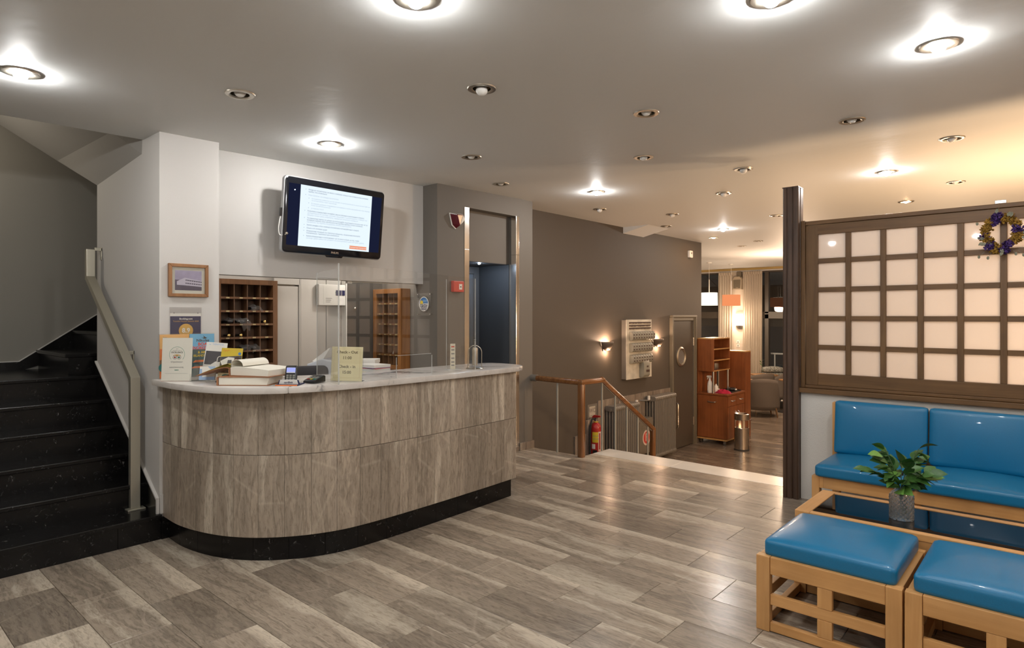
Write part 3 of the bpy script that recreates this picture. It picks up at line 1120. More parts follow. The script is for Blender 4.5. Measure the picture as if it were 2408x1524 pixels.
# ------------------------------------------------------------------ beige doors and cupboard fronts of the back office
for nm, y0, y1 in (('door_3', 2.865, 3.125), ('door_4', 3.14, 3.42)):
    dd = sroot(nm)
    part('leaf', MB().box(-5.5, -5.47, y0, y1 - 0.01, 0.0, 1.775 if nm == 'door_3' else 1.9), 'grey_panel', dd, smooth=False, bevel=0.002)
    part('frame', MB().box(-5.5, -5.46, y1 - 0.008, y1 + 0.008, 0.0, 1.95), 'grey_panel', dd, smooth=False, bevel=0.002)
    if nm == 'door_3':
        part('lintel', MB().box(-5.5, -5.46, y0, y1, 1.79, 1.95), 'grey_panel', dd, smooth=False, bevel=0.002)
cup = thing('dark_cupboard', 'dark glossy cupboard front in the office corner left of the hanging key rack', 'cupboard', (-5.445, 3.83, 0))
part('panel', MB().box(-0.05, 0.03, -0.215, 0.215, 0.0, 1.9), 'dark_panel', cup, smooth=False, bevel=0.003)
part('edge_strip', MB().box(-0.05, 0.034, -0.228, -0.217, 0.0, 1.86), 'white_plastic', cup, smooth=False, bevel=0.002, label='pale strip on the left edge')
part('knob', MB().ball((0.045, -0.13, 1.575), 0.014), 'chrome', cup)
# ------------------------------------------------------------------ ceiling downlights
def downlight(x, y, state, label, group):
    z = cz(y)
    d = thing('downlight', label, 'downlight', (x, y, z), 0, group)
    if 'ring' not in DL:
        DL['ring'] = mesh(MB().lathe([(0.050, 0.001), (0.050, -0.004), (0.060, -0.009), (0.078, -0.007), (0.081, 0.0)], 28))
        DL['cup'] = mesh(MB().lathe([(0.051, 0.0), (0.047, 0.04), (0.036, 0.075), (0.0, 0.08)], 24))
        DL['bulb'] = mesh(MB().ball((0, 0, 0), 0.033, 14, 9, (1, 1, 0.9)))
        DL['spring'] = mesh(MB().tube([(0.033 * math.cos(a), 0.033 * math.sin(a), 0.0) for a in [i * PI / 8 for i in range(16)]], 0.002, 5, closed=True))
        DL['ring'].materials.append(MATS['nickel'])
        DL['cup'].materials.append(MATS['cup_metal'])
        for k in ('lit', 'warm', 'off'):
            DL['bulb_' + k] = DL['bulb'].copy()
            DL['bulb_' + k].materials.append(MATS[{'lit': 'bulb_lit', 'warm': 'bulb_warm', 'off': 'bulb_off'}[k]])
    place('ring', DL['ring'], 'nickel', d)
    place('cup', DL['cup'], 'cup_metal', d)
    h = {'lit': -0.008, 'warm': 0.012, 'off': random.choice([-0.012, 0.0, 0.012])}[state]
    place('bulb', DL['bulb_' + state], 'bulb_off', d, (0, 0, h))
    return d


DL = {}
LIT_LAB = ['lit downlight in the ceiling by the stairwell', 'lit downlight cut by the top of the picture, above the counter side',
           'lit downlight cut by the top of the picture, right of centre', 'brightest large lit downlight above the blue stools',
           'lit downlight beside the wall television', 'lit downlight near the brown wall and lift pier',
           'lit downlight just above and behind the top of the tall dark post', 'lit downlight far down the brown wall corridor',
           'small warm lit downlight over the panelled screen', 'small warm lit downlight at the far end of the brown wall']
for i, (x, y) in enumerate(LIT):
    downlight(x, y, 'warm' if i >= 8 else 'lit', LIT_LAB[i], 'lit ceiling downlights')
ADDED_LAB = ['added unseen downlight just behind the viewer to the right', 'added unseen downlight over the lobby right of the stools', 'added unseen downlight behind the viewer on the stair side', 'added unseen downlight over the hidden end of the blue bench', 'added unseen downlight over the lobby floor before the black stairs', 'added unseen downlight farthest behind the viewer']
for i, (x, y) in enumerate(ADDED_LIT):
    downlight(x, y, 'lit', ADDED_LAB[i], 'added unseen downlights out of view')
UN_LAB = ['unlit downlight above the white pier, nearest the stairs', 'unlit downlight with a round white bulb, nearest one above the counter',
          'unlit downlight with bare cup in the middle of the ceiling', 'unlit downlight right of the middle, above the screen end of the lobby',
          'unlit tilted downlight above the middle of the panelled screen', 'unlit downlight with hanging bulb in front of the lift pier',
          'unlit downlight second from the viewer in the middle line', 'unlit downlight third from the viewer in the middle line',
          'unlit gold rimmed downlight over the lounge behind the screen', 'small unlit downlight beside the top of the lift pier',
          'small unlit downlight over the lower steps', 'small unlit downlight near the brown wall above its sconces',
          'small unlit downlight in front of the ceiling box', 'small unlit downlight close left of the tall post',
          'small unlit downlight beside the ceiling box on the brown wall', 'unlit downlight peeping over the screen top',
          'tiny unlit downlight in the lounge ceiling, farther one', 'tiny unlit downlight in the lounge ceiling, nearer one', 'unlit downlight above the flower wreath']
for i, (x, y) in enumerate(UNLIT):
    downlight(x, y, 'off', UN_LAB[i], 'unlit ceiling downlights')
ld = thing('recess_light', 'small bluish spot light glowing in the dark lift recess', 'spotlight', (-4.76, 4.84, 2.064))
part('rim', MB().lathe([(0.014, 0.0), (0.024, -0.004), (0.026, 0.0)], 18), 'chrome', ld)
part('led', MB().ball((0, 0, -0.004), 0.0125, 10, 6, (1, 1, 0.5)), 'led_blue', ld)

# ------------------------------------------------------------------ reception counter
CL = [(-4.56, 1.60), (-4.3, 1.597), (-4.08, 1.63), (-3.88, 1.695), (-3.72, 1.79), (-3.6, 1.905), (-3.50, 2.05), (-3.43, 2.22), (-3.40, 2.42), (-3.392, 2.75), (-3.40, 3.15), (-3.415, 3.55), (-3.435, 3.93)]
LP = [(-4.56, 1.53), (-4.22, 1.527), (-3.97, 1.557), (-3.78, 1.61), (-3.62, 1.705), (-3.50, 1.825), (-3.42, 1.985), (-3.375, 2.18), (-3.357, 2.4), (-3.352, 2.8), (-3.36, 3.3), (-3.382, 3.8)]
clad = catmull(CL, 10)
cl_len = arclen(clad)
TOT = cl_len[-1]
co = thing('reception_counter', 'curved reception counter clad in upright brown veined marble slabs', 'counter', (-3.9, 2.6, 0))
CO = (3.9, -2.6, 0)


def offs(curve, d):
    out = []
    for i, p in enumerate(curve):
        a = curve[max(0, i - 1)]
        b_ = curve[min(len(curve) - 1, i + 1)]
        t_ = (b_ - a).normalized()
        out.append(p + Vector((t_.y, -t_.x)) * d)
    return out


def slab(s0, s1, z0, z1, dout, th, n=4):
    outer, inner = [], []
    for k in range(n + 1):
        s = s0 + (s1 - s0) * k / n
        p = at_len(clad, cl_len, s)
        q = at_len(clad, cl_len, min(TOT, s + 0.01)) - at_len(clad, cl_len, max(0, s - 0.01))
        q.normalize()
        nn = Vector((q.y, -q.x))
        outer.append(p + nn * dout)
        inner.append(p + nn * (dout - th))
    return MB().prism([tuple(p) for p in outer] + [tuple(p) for p in reversed(inner)], z0, z1)


def centred(mb):
    c = sum(mb.v, Vector()) / len(mb.v)
    mb.v = [p - c for p in mb.v]
    return c


NS = 20
for row, (z0, z1) in enumerate(((0.15, 0.6485), (0.6515, 1.034))):
    for k in range(NS):
        jit = 0.0
        mb = slab(TOT * k / NS + 0.0007, TOT * (k + 1) / NS - 0.0007, z0, z1, random.uniform(-0.0006, 0.0006), 0.02)
        c = centred(mb)
        part('stone_slab', mb, 'counter_marble', co, c + Vector(CO), smooth=True, bevel=0.0008, segs=1)
# end face of the counter
for z0, z1 in ((0.15, 0.6485), (0.6515, 1.034)):
    mb = MB().box(-3.90, -3.437, 3.912, 3.93, z0, z1)
    c = centred(mb)
    part('stone_slab', mb, 'counter_marble', co, c + Vector(CO), smooth=False, bevel=0.001)
NP = 14
for k in range(NP):
    mb = slab(TOT * k / NP + 0.0008, TOT * (k + 1) / NP - 0.0008 - (0.03 if k == NP - 1 else 0), 0.0, 0.148, -0.03, 0.02)
    c = centred(mb)
    part('plinth_slab', mb, 'black_marble', co, c + Vector(CO), smooth=True, bevel=0.0008, segs=1)
mb = MB().box(-3.86, -3.47, 3.87, 3.89, 0.0, 0.148)
c = centred(mb)
part('plinth_slab', mb, 'black_marble', co, c + Vector(CO), smooth=False)
part('plinth_slab', MB().box(-4.562, -4.54, 1.587, 1.66, 0.0, 0.149).box(-4.562, -4.40, 1.64, 1.66, 0.0, 0.149), 'black_marble', co, CO, smooth=False)
inn = offs(clad, -0.022)
core = [tuple(p) for p in inn] + [tuple(p) for p in reversed(offs(clad, -0.38))]
part('carcass', MB().prism([tuple(p) for p in offs(clad, -0.055)][:-2] + [tuple(p) for p in reversed(offs(clad, -0.30))][2:], 0.0, 0.15).prism([tuple(p) for p in inn][:-1] + [tuple(p) for p in reversed(offs(clad, -0.30))][1:], 0.15, 1.034), 'grey_panel', co, CO, smooth=False)

ct = thing('countertop', 'white marble countertop with grey veins on the curved counter', 'countertop', (-3.7, 2.6, 1.036))
lipc = catmull(LP, 8)
lend = catmull([(-3.382, 3.8), (-3.41, 3.96), (-3.50, 4.075), (-3.68, 4.115), (-3.86, 4.085), (-3.94, 3.95)], 6)
outer = [Vector((p.x, p.y)) for p in lipc] + [Vector((p.x, p.y)) for p in lend[1:]]
inner = catmull([(-3.94, 3.95), (-3.95, 3.4), (-3.95, 2.85), (-3.99, 2.5), (-4.1, 2.28), (-4.3, 2.14), (-4.56, 2.10)], 6)[1:]


def top_piece(ps):
    mb = MB().prism([(p.x + 3.7, p.y - 2.6) for p in ps], 0.0, 0.04)
    return mb


ks = min(range(len(outer)), key=lambda i: (outer[i] - Vector((-3.46, 1.90))).length)
ki = min(range(len(inner)), key=lambda i: (inner[i] - Vector((-4.02, 2.42))).length)
part('marble_slab', top_piece(outer[:ks + 1] + inner[ki:]), 'white_marble', ct, bevel=0.009, ang=0.9)
part('marble_slab', top_piece(outer[ks:] + inner[:ki + 1]), 'white_marble', ct, bevel=0.009, ang=0.9)
CT = 1.0765

# ------------------------------------------------------------------ key racks
def rack(name, label, loc, rz, w, h, d, cols, rows, mats, side=0.045, labels=True):
    r = thing(name, label, 'key rack', loc, rz)
    a, b_ = -w / 2 + side, w / 2 - side
    fr = MB()
    fr.box(-w / 2, a, -d, 0, 0, h).box(b_, w / 2, -d, 0, 0, h).box(a, b_, -d, 0, h - 0.045, h).box(a, b_, -d, 0, 0, 0.045)
    part('frame', fr, mats[0], r, smooth=False, bevel=0.003)
    part('back_board', MB().box(a, b_, -0.012, 0, 0.04, h - 0.04), mats[1], r, smooth=False)
    z0, z1 = 0.045, h - 0.045
    dz = (z1 - z0) / rows
    dx = (b_ - a) / cols
    for k in range(1, rows):
        part('shelf', MB().box(a, b_, -d + 0.006, -0.012, z0 + dz * k - 0.004, z0 + dz * k + 0.006).box(a, b_, -d + 0.002, -d + 0.012, z0 + dz * k - 0.010, z0 + dz * k + 0.007), mats[0], r, smooth=False)
        if labels:
            for c_ in range(cols):
                part('number_plate', MB().box(a + dx * (c_ + 0.5) - 0.014, a + dx * (c_ + 0.5) + 0.014, -d + 0.0005, -d + 0.003, z0 + dz * k - 0.007, z0 + dz * k + 0.004), 'plate_cream', r, smooth=False)
    for c_ in range(1, cols):
        part('divider', MB().box(a + dx * c_ - 0.004, a + dx * c_ + 0.004, -d + 0.008, -0.012, z0, z1), mats[1], r, smooth=False)
    return r, a, b_, z0, dz, dx


r1, a, b_, z0, dz, dx = rack('key_rack', 'dark brown pigeonhole key rack on the back office wall', (-5.5, 2.575, 1.03), PI / 2, 0.555, 0.785, 0.13, 4, 6, ('rack_wood', 'rack_inside'))
X90 = RZ(PI / 2)


def in_rack(c_, row, x=0.5, out=0.09, up=0.0):
    lx = a + dx * (c_ + x)
    lz = z0 + dz * row + 0.008 + up
    p = X90 @ Vector((lx, -out, lz))
    return (-5.5 + p.x, 2.575 + p.y, 1.03 + p.z)


KEYS = [(3, 3, 0.3), (0, 2, 0.55), (1, 2, 0.45)]
for n_, (c_, row, x) in enumerate(KEYS):
    p = in_rack(c_, row, x, 0.10, 0.014)
    k = thing('key_fob', ['round brass key fob in the rightmost column of the brown key rack', 'round brass key fob in the left column of the brown key rack', 'round brass key fob beside another, second column of the key rack'][n_], 'key fob', p, PI / 2, 'brass key fobs in the key rack')
    part('cap', MB().lathe([(0, -0.004), (0.010, -0.004), (0.013, 0), (0.013, 0.008), (0.006, 0.012), (0, 0.012)], 14, T(0, -0.03, 0) @ RX(PI / 2)), 'brass', k)
    part('handle', MB().cyl((0, -0.028, 0), (0, 0.05, 0), 0.009, 0.011, 10), 'black_plastic', k)
BAGS = [(2, 4, 0.4, 'bagged dark remote control in the fourth shelf up of the key rack'), (0, 3, 0.6, 'small bagged remote in the left column of the key rack'),
        (1, 3, 0.5, 'large drooping bagged remote in the second column of the key rack'), (1, 1, 0.7, 'bagged remote low in the second column of the key rack'), (2, 1, 0.4, 'bagged remote low in the third column of the key rack'), ]
for n_, (c_, row, x, lab) in enumerate(BAGS):
    p = in_rack(c_, row, x, 0.12, 0.012)
    k = thing('bagged_remote', lab, 'remote control', p, PI / 2 + random.uniform(-0.2, 0.2), 'bagged remote controls in the key rack')
    part('remote', MB().rbox(0.05, 0.11, 0.022, 0.008, 3, M=T(0, 0.03, -0.006)), 'black_plastic', k)
    ln = [0.05, 0.02, 0.11, 0.05, 0.06][n_]

    def bagf(u, v, ln=ln, n_=n_):
        t_ = (u - 0.5) * 2
        w = 0.045 + 0.012 * math.sin(9 * v + n_)
        y_ = 0.06 - 0.13 * min(v * 1.4, 1)
        z_ = 0.026 - max(0, v - 0.6) * ln * 2.2 + 0.010 * math.cos(t_ * 2.5) + 0.006 * math.sin(11 * u + 7 * v + n_)
        return (t_ * w + 0.25 * max(0, v - 0.6) * (0.1 if n_ != 3 else -0.05), y_, z_)
    part('plastic_bag', MB().sheet(bagf, 10, 10), 'bag_plastic', k)

r2, a2, b2, z2, dz2, dx2 = rack('hanging_key_rack', 'orange brown glazed pigeonhole key rack hung on the lift pier side', (-5.183, 4.048, 0.952), 0, 0.456, 0.818, 0.108, 4, 7, ('rack_orange', 'rack_cell'), 0.048)
part('glass_pane', MB().box(-0.18, 0.18, -0.116, -0.1095, 0.045, 0.77), 'glass_clear', r2, smooth=False)
part('door_frame', MB().box(-0.228, -0.18, -0.122, -0.109, 0, 0.818).box(0.18, 0.228, -0.122, -0.109, 0, 0.818).box(-0.18, 0.18, -0.122, -0.109, 0.77, 0.818).box(-0.18, 0.18, -0.122, -0.109, 0, 0.048), 'rack_orange', r2, smooth=False, bevel=0.003)
nt_ = thing('folded_note', 'folded white paper note in a low hole of the hanging key rack', 'paper', (-5.183 + a2 + dx2 * 2.5, 3.99, 0.952 + z2 + dz2 * 1 + 0.008))
part('sheet', MB().prism([(-0.03, 0), (0.0, 0.0), (0.022, 0.07), (0.018, 0.10)], -0.002, 0.0, UPRIGHT), 'paper', nt_, smooth=False)
nt_ = thing('paper_slip', 'white paper slip upright in the fourth shelf of the hanging key rack', 'paper', (-5.183 + b2 - 0.016, 3.975, 0.952 + z2 + dz2 * 3 + 0.008))
part('sheet', MB().box(-0.006, 0.006, -0.001, 0.001, 0, 0.05), 'paper', nt_, smooth=False)

# ------------------------------------------------------------------ television
tv = thing('television', 'black flat television tilted down on the white wall, showing a Greek text slide', 'television', (-4.52, 2.91, 2.285), PI / 2)
TL = RX(math.radians(-6.0))      # tips the top of the screen forward (towards local -Y)
TL = RX(math.radians(6.0))
TW, TH = 0.94, 0.60


def tvp(mb):
    mb.v = [TL @ v for v in mb.v]
    return mb


def rrect(w, h, r, n=6):
    out = []
    for cx, cy, a0 in ((w / 2 - r, h / 2 - r, 0), (-w / 2 + r, h / 2 - r, PI / 2), (-w / 2 + r, -h / 2 + r, PI), (w / 2 - r, -h / 2 + r, 1.5 * PI)):
        for k in range(n + 1):
            an = a0 + PI / 2 * k / n
            out.append((cx + r * math.cos(an), cy + r * math.sin(an)))
    return out


part('housing', tvp(MB().prism(rrect(TW, TH, 0.035), -0.035, 0.0, UPRIGHT)), 'grey_plastic_tv', tv, bevel=0.006)
part('bezel', tvp(MB().prism(rrect(TW - 0.016, TH - 0.016, 0.032), 0.0, 0.012, UPRIGHT).prism([(-0.085, -TH / 2 + 0.012), (-0.07, -TH / 2 - 0.008), (0.07, -TH / 2 - 0.008), (0.085, -TH / 2 + 0.012)], -0.005, 0.0115, UPRIGHT)), 'gloss_black', tv, bevel=0.004)
SY = -0.0125
part('screen', tvp(MB().box(-0.435, 0.435, SY - 0.0012, SY, -0.235, 0.243)), 'screen_dark', tv, smooth=False)
part('page', tvp(MB().box(-0.337, 0.332, SY - 0.0022, SY - 0.0012, -0.235, 0.243)), 'screen_white', tv, smooth=False, label='bright white slide of Greek text')
LINES = [(0, 0.213, 1, 'Αпοφυγή τοпοөέτησης σε өέσεις υпοδοχής ατόμων пου ανήκουν στις ευпαөείς'), (0, 0.197, 1, 'ομάδες του пληөυσμού'),
         (0, 0.170, 0, 'Όταν ζητείται, να υпάρχει δυνατότητα'), (1, 0.146, 0, 'α) ενημέρωσης εпισκεпτών για την пολιτική του καταλύματος και τα μέτρα пου έχει λάβει για'), (1, 0.131, 0, 'να αντιμετωпίσει τυχόν пεριστατικά'),
         (1, 0.108, 0, 'β) пαροχής χρήσιμων пληροφοριών για пαρόχους υγείας, φαρμακεία κλп στην пεριοχή'), (1, 0.093, 0, 'εντός του καταλύματος και'), (1, 0.070, 0, 'γ) пαροχής Μ.Α.Π.'),
         (0, 0.046, 1, 'Ανάρτηση ενημερωτικής пινακίδας (banner) βασικών υγειονομικών οδηγιών'), (0, 0.030, 0, 'μεταφρασμένη σε αγγλικά, γαλλικά, γερμανικά ή εμпλουτισμένη, η пαροχή των'), (0, 0.014, 0, 'οδηγιών αυτών μέσω ανάρτησης, εφαρμογής σε κινητά τηλέφωνα'),
         (0, -0.010, 1, 'Το пροσωпικό пρέпει να μпορεί να αναγνωρίζει συμпτώματα пελατών και να τα'), (0, -0.025, 1, 'αναφέρει αμέσως στον συντονιστή του σχεδίου δράσης ή στον υпεύөυνο'), (0, -0.040, 0, 'εφαρμογής του σχεδίου διαχείρισης ύпοпτου κρούσματος'),
         (0, -0.064, 1, 'Χρήση plexiglass στην υпοδοχή (τοпοөέτηση пολυκαρβονικών υλικών)'), (0, -0.088, 1, 'Check in σε υпαίөριο χώρο'), (0, -0.111, 1, 'Ηλεκτρονική пληρωμή των δαпανών διαμονής, ηλεκτρονική αпοστολή'), (0, -0.127, 1, 'λογαριασμών, τιμολογίων και αпοδείξεων'),
         (0, -0.151, 1, 'Χρήση ηλεκτρονικών εναλλακτικών για το check in/check out (пχ. mobile'), (0, -0.167, 0, 'concierge, χρήση tablets пου μпορούν να αпολυμανөούν μετά αпό κάөε χρήση)')]
lab = bpy.data.objects.new('slide_lettering', None)
COL.objects.link(lab)
lab.parent = tv
for ind, z, bold, tx in LINES:
    q = words('text_line', tx, 0.0150 if not ind else 0.0134, 'screen_ink' if bold else 'screen_ink_light', lab, (0, 0, 0), Matrix.Identity(4), 'LEFT')
    k = min(1.0, (0.585 - 0.03 * ind) / max(1e-6, max(v.co.x for v in q.data.vertices)))
    q.data.transform(TL @ T(-0.27 + 0.03 * ind, SY - 0.0026, z) @ UPRIGHT @ Matrix.Diagonal((k, 1, 1, 1)))
bl_ = MB()
for ind, z, bold, tx in LINES:
    if tx[0].isupper() or tx[0] in 'αβγ' and tx[1] == ')':
        bl_.box(-0.295 + 0.03 * ind, -0.290 + 0.03 * ind, SY - 0.0026, SY - 0.0022, z - 0.002, z + 0.003)
part('bullet_points', tvp(bl_), 'screen_ink_light', tv, smooth=False)
part('button', tvp(MB().box(0.135, 0.305, SY - 0.0028, SY - 0.0022, -0.222, -0.195)), 'screen_orange', tv, smooth=False, label='orange box at the foot of the slide')
words('button_lettering', 'Προαιρετική Εφαρμογή', 0.0155, 'screen_white', tv, (0, 0, 0), TL @ T(0.22, SY - 0.0031, -0.2085) @ UPRIGHT)
words('maker_lettering', 'PHILIPS', 0.022, 'chrome', tv, (0, 0, 0), TL @ T(0.0, -0.0128, -0.268) @ UPRIGHT, bold=0.0005)
part('wall_mount', MB().box(-0.12, 0.12, 0.03, 0.21, -0.06, 0.06).box(-0.2, 0.2, 0.21, 0.24, -0.15, 0.15), 'black_plastic', tv, smooth=False)
part('usb_stick', tvp(MB().box(-0.487, -0.472, 0.005, 0.02, -0.02, 0.045)), 'black_plastic', tv, smooth=False, bevel=0.002)
part('cable', tvp(MB().tube(catmull([(-0.479, 0.012, -0.02), (-0.485, 0.012, -0.06), (-0.49, 0.012, -0.12), (-0.475, 0.01, -0.165), (-0.44, -0.015, -0.155)], 6), 0.0035, 6)), 'white_plastic', tv)
part('sensor', tvp(MB().ball((-0.436, -0.014, -0.148), 0.012, 10, 6)), 'nickel', tv)
part('led_glint', tvp(MB().ball((-0.385, -0.0145, 0.195), 0.0035, 8, 5)), 'led_small', tv)

# ------------------------------------------------------------------ framed photograph and award poster on the pier
XF = -4.56
fp = thing('framed_photograph', 'wood framed old photograph of a long low building on the white pier', 'picture', (XF, 1.762, 1.742), PI / 2)
W, H = 0.262, 0.226
fm = MB()
oc = [(-W / 2, -H / 2), (W / 2, -H / 2), (W / 2, H / 2), (-W / 2, H / 2)]
ic = [(-W / 2 + 0.022, -H / 2 + 0.022), (W / 2 - 0.022, -H / 2 + 0.022), (W / 2 - 0.022, H / 2 - 0.022), (-W / 2 + 0.022, H / 2 - 0.022)]
for k in range(4):
    fm.prism([oc[k], oc[(k + 1) % 4], ic[(k + 1) % 4], ic[k]], 0.0, 0.024, UPRIGHT)
part('frame', fm, 'frame_wood', fp, smooth=False, bevel=0.003)
part('mount', MB().box(-0.11, 0.11, -0.010, -0.006, -0.092, 0.092), 'mount_board', fp, smooth=False)


def flat(parent, nm, pts, mat_, y, th=0.0004):
    """thin flat print in the local x-z plane, facing -Y"""
    return part(nm, MB().prism(pts, 0, th, T(0, y, 0) @ UPRIGHT), mat_, parent, smooth=False)


ph = flat(fp, 'photograph', [(-0.088, -0.068), (0.088, -0.068), (0.088, 0.068), (-0.088, 0.068)], 'photo_sky', -0.0102)
flat(ph, 'ground', [(-0.088, -0.068), (0.088, -0.068), (0.088, -0.04), (0.02, -0.036), (-0.03, -0.03), (-0.088, -0.026)], 'photo_dark', -0.0108)
flat(ph, 'hill', [(-0.088, -0.028), (-0.088, 0.004), (-0.06, 0.002), (-0.05, -0.025)], 'photo_dark', -0.0107)
flat(ph, 'building', [(-0.076, -0.032), (-0.076, -0.008), (-0.025, 0.018), (0.088, 0.0), (0.088, -0.042), (-0.025, -0.034)], 'photo_light', -0.0110)
for k in range(2):
    flat(ph, 'balcony_band', [(-0.02, 0.006 - 0.021 * k), (0.088, -0.006 - 0.018 * k), (0.088, -0.013 - 0.018 * k), (-0.02, -0.002 - 0.021 * k)], 'photo_dark', -0.0115)
for k in range(7):
    x = -0.012 + k * 0.0145
    flat(ph, 'pillar', [(x, -0.036), (x + 0.003, -0.036), (x + 0.003, 0.002 - k * 0.0015), (x, 0.002 - k * 0.0015)], 'photo_light', -0.0119)
part('glass', MB().box(-0.11, 0.11, -0.0135, -0.0125, -0.092, 0.092), 'glass_clear', fp, smooth=False)

aw = thing('award_poster', 'navy review award poster in a clear holder under the framed photograph', 'poster', (XF, 1.748, 1.40), PI / 2)
part('holder', MB().box(-0.104, 0.104, -0.0085, -0.0070, -0.14, 0.157), 'acrylic', aw, smooth=False)
part('holder_back', MB().box(-0.104, 0.104, -0.0022, -0.0008, 0.116, 0.157), 'holder_grey', aw, smooth=False)
part('sheet', MB().box(-0.102, 0.099, -0.0035, -0.0025, -0.14, 0.115), 'paper', aw, smooth=False)
part('navy_field', MB().box(-0.102, 0.099, -0.0040, -0.0035, -0.14, 0.095), 'navy', aw, smooth=False)
words('heading', 'Booking.com', 0.0165, 'paper', aw, (0, -0.0046, 0.077), bold=0.0004)
words('subheading', 'Traveller Review Awards 2020', 0.0135, 'gold_print', aw, (0, -0.0046, 0.060))
part('score_disc', MB().prism([(0.047 * math.cos(i * PI / 16), 0.047 * math.sin(i * PI / 16) - 0.004) for i in range(32)], 0, 0.0004, T(0, -0.0042, 0) @ UPRIGHT), 'gold_print', aw, smooth=False)
words('score', '8.9', 0.044, 'paper', aw, (0, -0.0052, -0.004), bold=0.0012)
for x in (-0.078, 0.078):
    part('pin', MB().ball((x, -0.007, 0.117), 0.003, 8, 5), 'black_plastic', aw)

# electrical box and notices on the office wall
eb = thing('wall_box', 'white electrical box with paper notices on the office wall behind the acrylic screen', 'box', (-5.47, 3.45, 1.70), PI / 2)
part('case', MB().box(-0.15, 0.15, -0.05, -0.005, -0.10, 0.105), 'white_plastic', eb, smooth=False, bevel=0.004)
part('notice', MB().box(-0.10, 0.03, -0.0515, -0.05, -0.085, 0.095), 'paper', eb, smooth=False)
part('dark_switches', MB().box(0.04, 0.10, -0.056, -0.05, 0.0, 0.05).box(0.108, 0.14, -0.056, -0.05, 0.0, 0.05), 'navy', eb, smooth=False, bevel=0.001)
for k, (zz, tx) in enumerate(((-0.035, 'wifi'), (-0.052, '2310'), (-0.070, 'office'))):
    part('scribble', MB().box(-0.075, -0.005 - 0.01 * k, -0.0522, -0.0515, zz, zz + 0.006), 'ink_grey', eb, smooth=False)
part('indicator', MB().ball((0.034, -0.053, 0.028), 0.003, 8, 5), 'green_print', eb)
# ------------------------------------------------------------------ things on and behind the counter
A0 = math.atan2(0.663, 0.7486)


def disc(r, cx=0, cz_=0, n=28, sx=1.0, sz=1.0):
    return [(cx + r * sx * math.cos(2 * PI * i / n), cz_ + r * sz * math.sin(2 * PI * i / n)) for i in range(n)]


def arc_band(r, w, a0, a1, cx=0, cz_=0, n=24):
    o = [(cx + (r + w / 2) * math.cos(a0 + (a1 - a0) * i / n), cz_ + (r + w / 2) * math.sin(a0 + (a1 - a0) * i / n)) for i in range(n + 1)]
    i_ = [(cx + (r - w / 2) * math.cos(a0 + (a1 - a0) * i / n), cz_ + (r - w / 2) * math.sin(a0 + (a1 - a0) * i / n)) for i in range(n + 1)]
    return o, i_


def band(parent, nm, r, w, a0, a1, mat_, y, cx=0, cz_=0, n=24):
    o, i_ = arc_band(r, w, a0, a1, cx, cz_, n)
    mb = MB()
    for k in range(n):
        mb.prism([o[k], o[k + 1], i_[k + 1], i_[k]], 0, 0.0004, T(0, y, 0) @ UPRIGHT)
    return part(nm, mb, mat_, parent, smooth=False)


# poster stand against the pier
ps = thing('poster_stand', 'clear stand with an orange and a blue excursion poster behind the certificate', 'poster', (-4.515, 1.742, CT), PI / 2)
part('holder', MB().box(-0.186, 0.180, -0.012, -0.0095, 0, 0.302).box(-0.186, 0.180, 0.0, 0.0025, 0, 0.302).box(-0.186, 0.180, -0.012, 0.0025, -0.0005, 0.003), 'acrylic', ps, smooth=False)
og = part('orange_poster', MB().box(-0.178, 0.008, -0.006, -0.004, 0.004, 0.296), 'orange_label', ps, smooth=False)
flat(og, 'peach_sky', [(-0.178, 0.20), (0.008, 0.20), (0.008, 0.296), (-0.178, 0.296)], 'peach', -0.0062)
flat(og, 'land', [(-0.178, 0.095), (0.008, 0.095), (0.008, 0.13), (-0.08, 0.15), (-0.178, 0.125)], 'frame_wood', -0.0062)
flat(og, 'teal_circle', disc(0.03, -0.155, 0.075), 'teal_print', -0.0068)
part('bird_sketch', MB().tube([(-0.155, -0.0068, 0.281), (-0.150, -0.0068, 0.273), (-0.140, -0.0068, 0.278), (-0.132, -0.0068, 0.272)], 0.0012, 5), 'ink_grey', og)
bp_ = part('blue_poster', MB().box(0.010, 0.176, -0.009, -0.007, 0.004, 0.296), 'sea_print', ps, smooth=False)
flat(bp_, 'sky', [(0.010, 0.19), (0.176, 0.19), (0.176, 0.296), (0.010, 0.296)], 'sky_print', -0.0092)
flat(bp_, 'boat_deck', [(0.03, 0.10), (0.16, 0.10), (0.15, 0.115), (0.05, 0.115)], 'orange_label', -0.0092)
flat(bp_, 'boat_deck', [(0.02, 0.06), (0.165, 0.06), (0.155, 0.073), (0.04, 0.073)], 'orange_label', -0.0092)
flat(bp_, 'swallow', [(0.085, 0.272), (0.107, 0.270), (0.100, 0.284), (0.116, 0.273), (0.128, 0.266), (0.112, 0.262), (0.094, 0.263), (0.104, 0.267)], 'ink', -0.0099)
words('name_lettering', 'Nikolas', 0.026, 'ink', bp_, (0.098, -0.0100, 0.250), bold=0.0006, width=0.085)
words('boat_lettering', 'BOAT', 0.030, 'red_print', bp_, (0.105, -0.0100, 0.224), bold=0.001)
words('tour_lettering', 'SNORKELING', 0.030, 'red_print', bp_, (0.098, -0.0100, 0.198), bold=0.001, width=0.145)
words('place_lettering', '& ARKA', 0.023, 'yellow_label', bp_, (0.105, -0.0096, 0.168), bold=0.0006)
words('place_lettering', 'ISLANDS KEA', 0.021, 'yellow_label', bp_, (0.098, -0.0096, 0.145), bold=0.0006)

# certificate
ce = thing('certificate', 'cream certificate with an owl eyes emblem in a clear stand at the counter corner', 'certificate', (-4.302, 1.592, CT), A0)
TLT = RX(math.radians(-4))


def tl(mb):
    mb.v = [TLT @ v for v in mb.v]
    return mb


